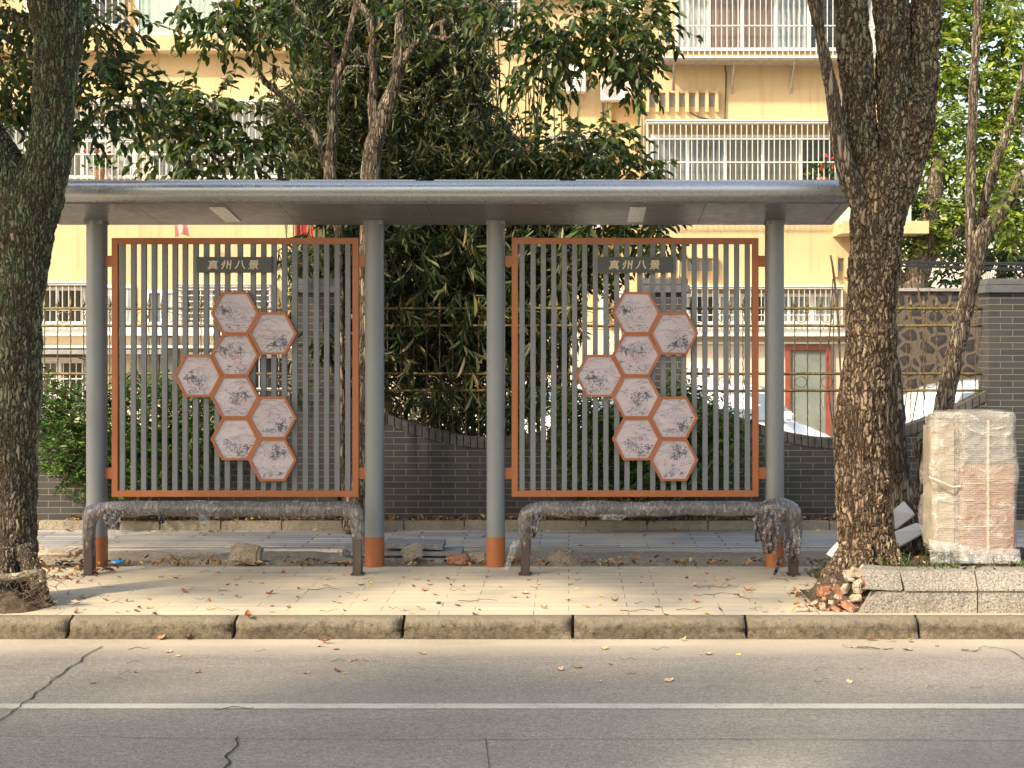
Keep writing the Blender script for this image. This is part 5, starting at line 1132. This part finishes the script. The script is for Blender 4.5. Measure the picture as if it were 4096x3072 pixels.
def slabquad(corners, D, label, th=.03):
    m = MB(); f = [P(a, b, D + c_) for a, b, c_ in corners]; bk = [v + Vector((.01, .03, -th*.4)) for v in f]; n = len(f)
    m.add(f + bk, [tuple(range(n)), tuple(reversed(range(n, 2*n)))] + [(i, i+n, (i+1) % n+n, (i+1) % n) for i in range(n)]); o = m.build('stone_slab', M['slab_stone'], None, bevel=.003); return setp(o, label, 'slab', 'white slabs propped beside the large right tree')
slabquad([(3572, 2040, -.02), (3615, 2003, .05), (3660, 2056, .05), (3580, 2116, -.03)], 9.95, 'upper white stone slab standing on its corner right of the large trunk')
slabquad([(3578, 2125, -.05), (3665, 2090, .12), (3722, 2115, .12), (3585, 2192, -.08)], 9.93, 'lower white stone slab lying slanted below the upper one, right of the large trunk')
slabquad([(3305, 2215, .1), (3350, 2165, .1), (3362, 2200, .05), (3345, 2238, 0)], 10.05, 'white slab corner leaning on the left side of the large right trunk')
rubble = [(3300, 2385, 46, 36, 9.35, 'rubble_brick'), (3345, 2350, 34, 30, 9.4, 'rubble_stone'), (3365, 2400, 60, 44, 9.3, 'rubble_brick'), (3400, 2330, 40, 40, 9.35, 'pale_mortar'), (3425, 2310, 36, 30, 9.3, 'rubble_stone'), (3440, 2370, 50, 34, 9.25, 'pale_mortar'), (3420, 2420, 50, 26, 9.2, 'rubble_stone'), (3395, 2445, 46, 20, 9.12, 'rubble_brick'), (3470, 2345, 30, 34, 9.22, 'rubble_brick'), (3330, 2430, 30, 16, 9.18, 'rubble_stone'), (3290, 2440, 28, 14, 9.15, 'rubble_stone'), (3260, 2420, 22, 12, 9.2, 'rubble_stone'), (3455, 2300, 24, 30, 9.3, 'pale_mortar'), (3380, 2372, 30, 24, 9.22, 'rubble_stone'), (3280, 2350, 26, 14, 9.5, 'rubble_stone'), (3345, 2446, 30, 12, 9.12, 'rubble_brick')]
for _ in range(30):
    px = 3270 + 200*rng.random()**.8; py = 2330 + (px < 3440)*rng.uniform(10, 120) + (px >= 3440)*rng.uniform(-20, 60)
    if px < 3330: py = rng.uniform(2400, 2452)
    rubble.append((px, py, rng.uniform(10, 30), rng.uniform(8, 22), 9.12 + (2452-py)*.0022, str(rng.choice(['rubble_brick', 'rubble_stone', 'rubble_stone', 'pale_mortar'], p=[.25, .3, .3, .15]))))
nmc = {'rubble_brick': 'red brown', 'rubble_stone': 'tan', 'slab_stone': 'whitish'}
for i, (px, py, wv, hv, d, mt) in enumerate(rubble):
    z = ('red brown brick shard', 'tan mortar lump', 'whitish stone shard')[['rubble_brick', 'rubble_stone', 'pale_mortar'].index(mt)]
    chunk('rubble_piece', px, py, wv*(1.3 if i < 16 else 1), hv*(1.2 if i < 16 else 1), d, mt, z + ' in the rubble heap at the broken end of the raised bed', 'rubble', z + 's in the rubble heap', i+20, rot=i*.8, tilt=.5*math.sin(i*3))
for i in range(34):
    px = rng.choice([rng.uniform(150, 330), rng.uniform(1030, 1380), rng.uniform(2250, 2500), rng.uniform(3150, 3330), rng.uniform(1560, 1960)]); d = rng.uniform(11.0, 11.5) if px < 3100 and px > 400 else rng.uniform(10.3, 10.8)
    sz = rng.uniform(6, 18); py = HY + (EYE-.005)*F/d
    chunk('pebble', px, py, sz, sz*.6, d, 'rubble_stone' if i % 3 else 'pale_mortar', 'small loose stone crumb in the dirt strip' if i % 3 else 'small pale stone crumb in the dirt strip', 'stone', 'brown stone crumbs in the dirt' if i % 3 else 'pale stone crumbs in the dirt', 50+i)
# dirt mounds
def mound(label, px, py, wpx, hpx, D, mat, dep=.25, seed=0, kind=None, name='dirt_mound'):
    n, k = 44, 22; vs = []; x0 = PX(px, D); wd, ht = wpx*D/F, hpx*D/F; zb = PZ(py, D)
    for j in range(k+1):
        for i in range(n+1):
            u, v = 2*i/n-1, 2*j/k-1; r2 = u*u+v*v; h = max(0, 1-r2)**.8; q = Vector((u*3+seed, v*3, seed)); h *= 1 + .5*noise.noise(q) + .25*noise.noise(q*3.2)
            vs.append((x0+u*wd/2, D+v*dep, zb - .012 + ht*h + .006*noise.noise(q*9)))
    me = bpy.data.meshes.new(name); me.from_pydata(vs, [], [(j*(n+1)+i, j*(n+1)+i+1, (j+1)*(n+1)+i+1, (j+1)*(n+1)+i) for j in range(k) for i in range(n)]); return setp(link(name, me, M[mat], None, True), label, 'dirt mound') if label else None
mound('mound of grey brown grit and moss behind the right bench', 2262, 2262, 260, 62, 11.2, 'dry_grit', .2, 3)
mound('low sandy mortar ridge behind the left bench', 1150, 2266, 330, 36, 11.15, 'dry_grit', .15, 5)
mound('pile of roots and brown soil at the foot of the left trunk', 60, 2445, 330, 80, 9.3, 'soil', .3, 7)
mound('crumbling brown soil slope spilling left from the foot of the large right tree', 3380, 2385, 300, 105, 9.5, 'soil', .34, 9)
m = MB(); pts, rd = ppath([(-60, 2305, 12), (40, 2308, 13), (110, 2296, 14), (165, 2292, 15), (168, 2330, 10)], 9.2, 5, .01); m.tube(pts, rd, 8, jit=.15); setp(m.build('broken_root', M['bark_smooth'], None, True), 'split brown root lying across the foot of the left trunk', 'root')
m = MB()
for i in range(150):
    side = i % 2; px, py, d = (rng.uniform(60, 230), rng.uniform(2310, 2430), 9.2) if side else (rng.uniform(3270, 3400), rng.uniform(2270, 2390), 9.35)
    p = P(px, py, d); dv = Vector((rng.normal(), -abs(rng.normal())*.5, rng.normal()*.5)).normalized()*rng.uniform(.04, .14); q = p + dv*.5 + Vector((0, 0, rng.normal()*.02)); m.tube([p, q, p+dv], [.0022, .0018, .001], 4, cap=False)
setp(m.build('fine_roots', M['twig_bark']), kind='stuff')
# blue lid
m = MB(); c_ = P(466, 2254, 11.02); m.tube([c_ + Vector((0, 0, z)) for z in (0, .006, .018, .024)], [.038, .045, .043, .03], 20); o = m.build('bottle_lid', M['blue_plastic'], None, True); setp(o, 'bright blue plastic lid on the dirt beside the first post', 'lid')

# ================================================================== GRASS AND LITTER
def blades(name, pts, L, W, mat='grass_blade', lean=.5):
    C = np.array(pts); n = len(C); Dr = rng.normal(size=(n, 3))*lean; Dr[:, 2] = 1; N = rng.normal(size=(n, 3)); s_ = .5 + rng.random(n)
    o = leaf_cloud(name, C, Dr, N, s_*L, np.full(n, W), M[mat], None, .3); return setp(o, kind='stuff')
pts = []
while len(pts) < 1300:
    px = rng.uniform(3340, 4150); y = rng.uniform(9.2, 10.6); x = PX(px, 9.5)
    if noise.noise(Vector((x*3, y*3, 7))) < rng.uniform(-.35, .35): continue
    if abs(y-9.7) < .2 and PX(3360, 9.7) < x < PX(3575, 9.7): continue
    pts.append((x, y, bedz(x, y)-.004))
blades('grass', pts, .055, .005)
pts = [(rng.uniform(-4.2, 4.5), rng.uniform(13.2, 13.38), .055) for _ in range(1100)]
blades('dry_grass', pts, .04, .006, 'leaf_dead', 1.2)
# litter that nobody could count, along the dirt strip and under the shrubs
C = []; 
for _ in range(1500):
    k = rng.random()
    if k < .45: C.append((rng.uniform(-4.3, 3.2), rng.uniform(13.2, 13.40), .085))
    elif k < .75: C.append((rng.uniform(-4.3, 2.2), 11.0 + abs(rng.normal())*.12, .016 + rng.uniform(0, .015)))
    elif k < .87: C.append((rng.uniform(-4.1, -3.2), rng.uniform(10.2, 11), .01 + rng.uniform(0, .02)))
    elif k < .94: x = rng.uniform(1.6, 2.9); y = rng.uniform(9.25, 10.4); C.append((x, y, bedz(x, y)+.008))
    else: C.append((rng.uniform(1.35, 1.75), rng.uniform(9.1, 9.8), .01 + rng.uniform(0, .03)))
C = np.array(C); n = len(C); Dr = rng.normal(size=(n, 3)); Dr[:, 2] *= .35; N = rng.normal(size=(n, 3))*.35; N[:, 2] += 1; s_ = .5 + rng.random(n)*.7
setp(leaf_cloud('leaf_litter', C, Dr, N, s_*.05, s_*.026, M['leaf_dead'], None, .45), kind='stuff')
# single fallen leaves: each an object of its own
def leafmesh(kind, mat, seed):
    r_ = random.Random(seed); n = 9; vs = []; L = .07; curl = r_.uniform(.15, .9); fold = r_.uniform(.1, .5); Wd = .019 if kind else .026
    for i in range(n+1):
        t = i/n; w_ = Wd*(math.sin(math.pi*min(1, t*.96+.02))**.8)*(1-.25*t); x = (t-.5)*L; z = curl*.028*(2*t-1)**2 + .002*math.sin(t*9+seed)
        for s_ in (-1, -.5, 0, .5, 1): vs.append((x, w_*s_, z + abs(s_)*w_*fold + .0015*math.sin(t*14+s_*3+seed)+.002))
    fs = [(i*5+k, i*5+k+1, (i+1)*5+k+1, (i+1)*5+k) for i in range(n) for k in range(4)]
    n0 = len(vs); vs += [(-L*.5, -.0008, curl*.028+.002), (-L*.5, .0008, curl*.028+.002), (-L*.72, .0008, curl*.03+.004), (-L*.72, -.0008, curl*.03+.004)]; fs.append((n0, n0+1, n0+2, n0+3))
    me = bpy.data.meshes.new('fallen_leaf'); me.from_pydata(vs, [], fs); me.materials.append(M[mat]); me.shade_smooth(); return me
LM = {}
for c_ in ('brown', 'orange', 'red', 'tan', 'yellow', 'pink'): LM[c_] = [leafmesh(i % 2, 'dead_'+c_, i*7+len(LM)) for i in range(4)]
CN = {'brown': 'dark brown', 'orange': 'orange', 'red': 'red', 'tan': 'pale tan', 'yellow': 'yellow', 'pink': 'pinkish'}
def put_leaf(px, py, z, col, sc, label, group, flip=None):
    D = (EYE - z)*F/(py-HY); me = random.choice(LM[col]); o = bpy.data.objects.new('fallen_leaf', me); COL.objects.link(o)
    o.location = (PX(px, D), D, z); o.rotation_euler = (random.uniform(-.3, .3), random.uniform(-.3, .3), random.uniform(0, 6.28)); o.scale = (sc, sc, sc*random.uniform(.7, 1.3)); return setp(o, label, 'leaf', group)
spec = [(1080, 2374, 0, 'red', 1.1, 'bright red leaf lying alone on the sunny paving in front of the left screen', None), (740, 2368, 0, 'red', .9, 'dark red curled leaf on the paving between the left bench legs, nearest the kerb', None), (993, 2470, 0, 'red', 1., 'red leaf on the kerb edge with the chipped corner', None),
    (1295, 2570, KH+.006, 'orange', 1.5, 'large bright orange leaf in the gutter at the kerb foot', None), (641, 2552, KH+.01, 'orange', .95, 'round pale orange leaf leaning on the kerb foot at left', None), (750, 2552, KH+.01, 'brown', .8, 'olive brown leaf against the kerb foot, right of the pale orange one', None),
    (2307, 2672, KH+.002, 'yellow', 1., 'yellow winged leaf lying on the grey road above the white line', None), (2675, 2724, KH+.002, 'tan', .95, 'tan leaf with upright stalk on the road, nearest the white line', None), (2732, 2560, KH+.006, 'tan', .7, 'small pale leaf at the kerb foot under the right screen', None),
    (1440, 2340, 0, 'brown', 1., 'curled brown leaf on the paving in front of the second post', None), (1480, 2335, 0, 'yellow', .8, 'olive yellow leaf beside the curled brown leaf in front of the second post', None), (1695, 2362, 0, 'orange', .85, 'orange brown leaf on sunny paving between the middle posts', None),
    (2460, 2404, 0, 'orange', .8, 'small orange leaf alone on the paving under the middle of the right screen', None), (3627, 2600, KH+.002, 'tan', 1., 'whitish leaf with raised stalk on the road below the raised bed', None), (3478, 2556, KH+.01, 'orange', 1., 'ochre leaf against the kerb foot below the raised bed', None), (3560, 2560, KH+.01, 'red', .6, 'tiny red brown leaf at the kerb foot below the raised bed', None), (3640, 2562, KH+.01, 'yellow', .8, 'small yellow leaf at the kerb joint below the raised bed', None),
    (2415, 2597, KH+.002, 'tan', .7, 'small tan leaf on the road just below the gutter under the right screen', None), (3700, 2447, .0, 'orange', 1., 'brown orange leaf on the ledge below the raised bed edging', None), (2985, 2362, 0, 'orange', 1., 'orange leaf by the forked twig near the right end of the paving', None)]
for e in spec: put_leaf(*e)
zones = [('the dappled pale paving', 0, lambda: (rng.uniform(230, 3250), rng.uniform(2290, 2460)), 118, (.3, .12, .08, .32, .05, .13)), ('the grey paving behind the shelter', .0, lambda: (rng.uniform(200, 3300), rng.uniform(2128, 2200)), 34, (.3, .15, .1, .25, .12, .08)),
    ('the grey paving along the rear kerb', .004, lambda: (rng.uniform(200, 3300), rng.uniform(2121, 2127)), 40, (.3, .2, .1, .2, .15, .05)), ('the road surface', KH+.001, lambda: (rng.uniform(50, 4050), rng.uniform(2570, 2740)), 20, (.3, .1, .05, .45, .05, .05)), ('the soil of the raised bed', .26, lambda: (rng.uniform(3480, 3760), rng.uniform(2200, 2262)), 16, (.3, .25, .1, .25, 0, .1))]
for nm, z, f_, n, pr in zones:
    for _ in range(n):
        px, py = f_(); col = rng.choice(['brown', 'orange', 'red', 'tan', 'yellow', 'pink'], p=np.array(pr)/sum(pr)); put_leaf(px, py, z, str(col), rng.uniform(.35, .8), 'small ' + CN[str(col)] + ' fallen leaf on ' + nm, 'small ' + CN[str(col)] + ' leaves on ' + nm)
# twigs
def twig(px, py, z, L, ang, label, group=None, fork=False, mat='twig_bark', r_=.0022):
    D = (EYE - z)*F/(py-HY); m = MB(); x, y = PX(px, D), D; pts = []
    for k in range(8): t = k/7; pts.append(Vector((x + L*t*math.cos(ang), y + L*t*math.sin(ang) + .02*math.sin(t*4+px), z + .005 + .008*math.sin(t*5+px)**2)))
    m.tube(pts, [r_*(1.2-.6*k/7) for k in range(8)], 5)
    if fork: m.tube([pts[4], pts[4] + Vector((L*.2, L*.28, .03)), pts[4] + Vector((L*.42, L*.3, .05))], [r_*.8, r_*.6, r_*.4], 4)
    return setp(m.build('twig', M[mat], None, True), label, 'twig', group)
twig(1230, 2362, 0, .20, .15, 'curved brown twig on the paving below the left bench right leg'); twig(1833, 2408, 0, .24, .1, 'long thin twig on the sunny paving between the middle posts')
twig(2790, 2354, 0, .26, .05, 'long dark forked twig on the paving below the right screen', None, True); twig(2820, 2382, 0, .20, .1, 'dark curved twig parallel below the long forked twig'); twig(3106, 2320, 0, .16, .3, 'thin forked twig at the foot of the right bench', None, True)
twig(3370, 2590, KH, .28, -.25, 'long pale curved twig in the gutter below the raised bed', None, False, 'bark_smooth', .0035); twig(3848, 2604, KH, .10, -.1, 'short thick pale stick on the road at right', None, False, 'bark_smooth', .004); twig(1325, 2648, KH, .08, 0, 'short pale twig left of the longer one on the road'); twig(1395, 2650, KH, .17, .05, 'straight straw coloured twig on the road under the second post', None, False, 'bark_smooth', .0025)
twig(515, 2600, KH, .12, .05, 'thin dark twig on the road near the left kerb joint'); twig(2510, 2700, KH, .06, .5, 'short brown twig on the road between two pale leaves'); twig(860, 2840, KH, .18, 0, 'loop of thin brown stem lying on the white road line'); twig(2480, 2447, 0, .2, -.03, 'thin twig resting near the kerb edge, right of centre'); twig(2705, 2442, 0, .16, .1, 'slender twig on the paving right of the kerb edge one')
for i in range(46):
    road = i % 3 == 0; py = rng.uniform(2585, 2760) if road else rng.uniform(2290, 2450); px = rng.uniform(100, 3950) if road else rng.uniform(350, 3200)
    twig(px, py, KH if road else 0, rng.uniform(.03, .11), rng.uniform(-.6, .6), 'tiny dry twig on the road' if road else 'tiny dry twig among leaves on the paving', 'tiny twigs on the road' if road else 'tiny twigs on the paving', False, 'twig_bark', .0014)

# ================================================================== SMALL THINGS ON THE BUILDING
def pot(px, py, D, label, col='dead_red'):
    e = empty('potted_plant', P(px, py, D), label, 'potted plant'); p = P(px, py, D)
    m = MB(); m.tube([p + Vector((0, 0, z)) for z in (0, .1, .2)], [.07, .09, .11], 10); m.build('pot', M['rubble_brick'], e, True)
    n = 60; C = np.array([tuple(p + Vector((0, 0, .2)))]*n) + rng.normal(size=(n, 3))*.05; Dr = rng.normal(size=(n, 3)); Dr[:, 2] = abs(Dr[:, 2]) + .4
    leaf_cloud('foliage', C + Dr*.09, Dr, rng.normal(size=(n, 3)), np.full(n, .13), np.full(n, .06), M['leaf_shrub'], e)
    C = np.array([tuple(p + Vector((0, -.05, .42)))]*12) + rng.normal(size=(12, 3))*.11
    leaf_cloud('flowers', C, rng.normal(size=(12, 3)), rng.normal(size=(12, 3)), np.full(12, .09), np.full(12, .07), M['cloth_red'], e)
pot(398, 722, BD-.3, 'green plant with red flowers inside the left upper window cage')
pot(3290, 756, BD-.3, 'small red flowered plant behind the right window cage above the roof')
def facade_cable(lst, D, label):
    m = MB(); m.tube([P(x, y, D) for x, y in lst], .012, 5); setp(m.build('wall_cable', M['cable']), label, 'cable')
facade_cable([(2900, 480), (2905, 300), (2898, 250)], BD-.03, 'thin dark cable running down the yellow wall right of the vent row')
facade_cable([(2760, 450), (2800, 470), (2860, 482), (2960, 488)], BD-.03, 'thin dark cable sagging under the vent row toward the window cage')
for lst in ([(2345, 300), (2400, 330), (2410, 420), (2425, 700)], ): facade_cable(lst, MD-.05, 'pale hose hanging between the two air conditioners on the recessed wall')
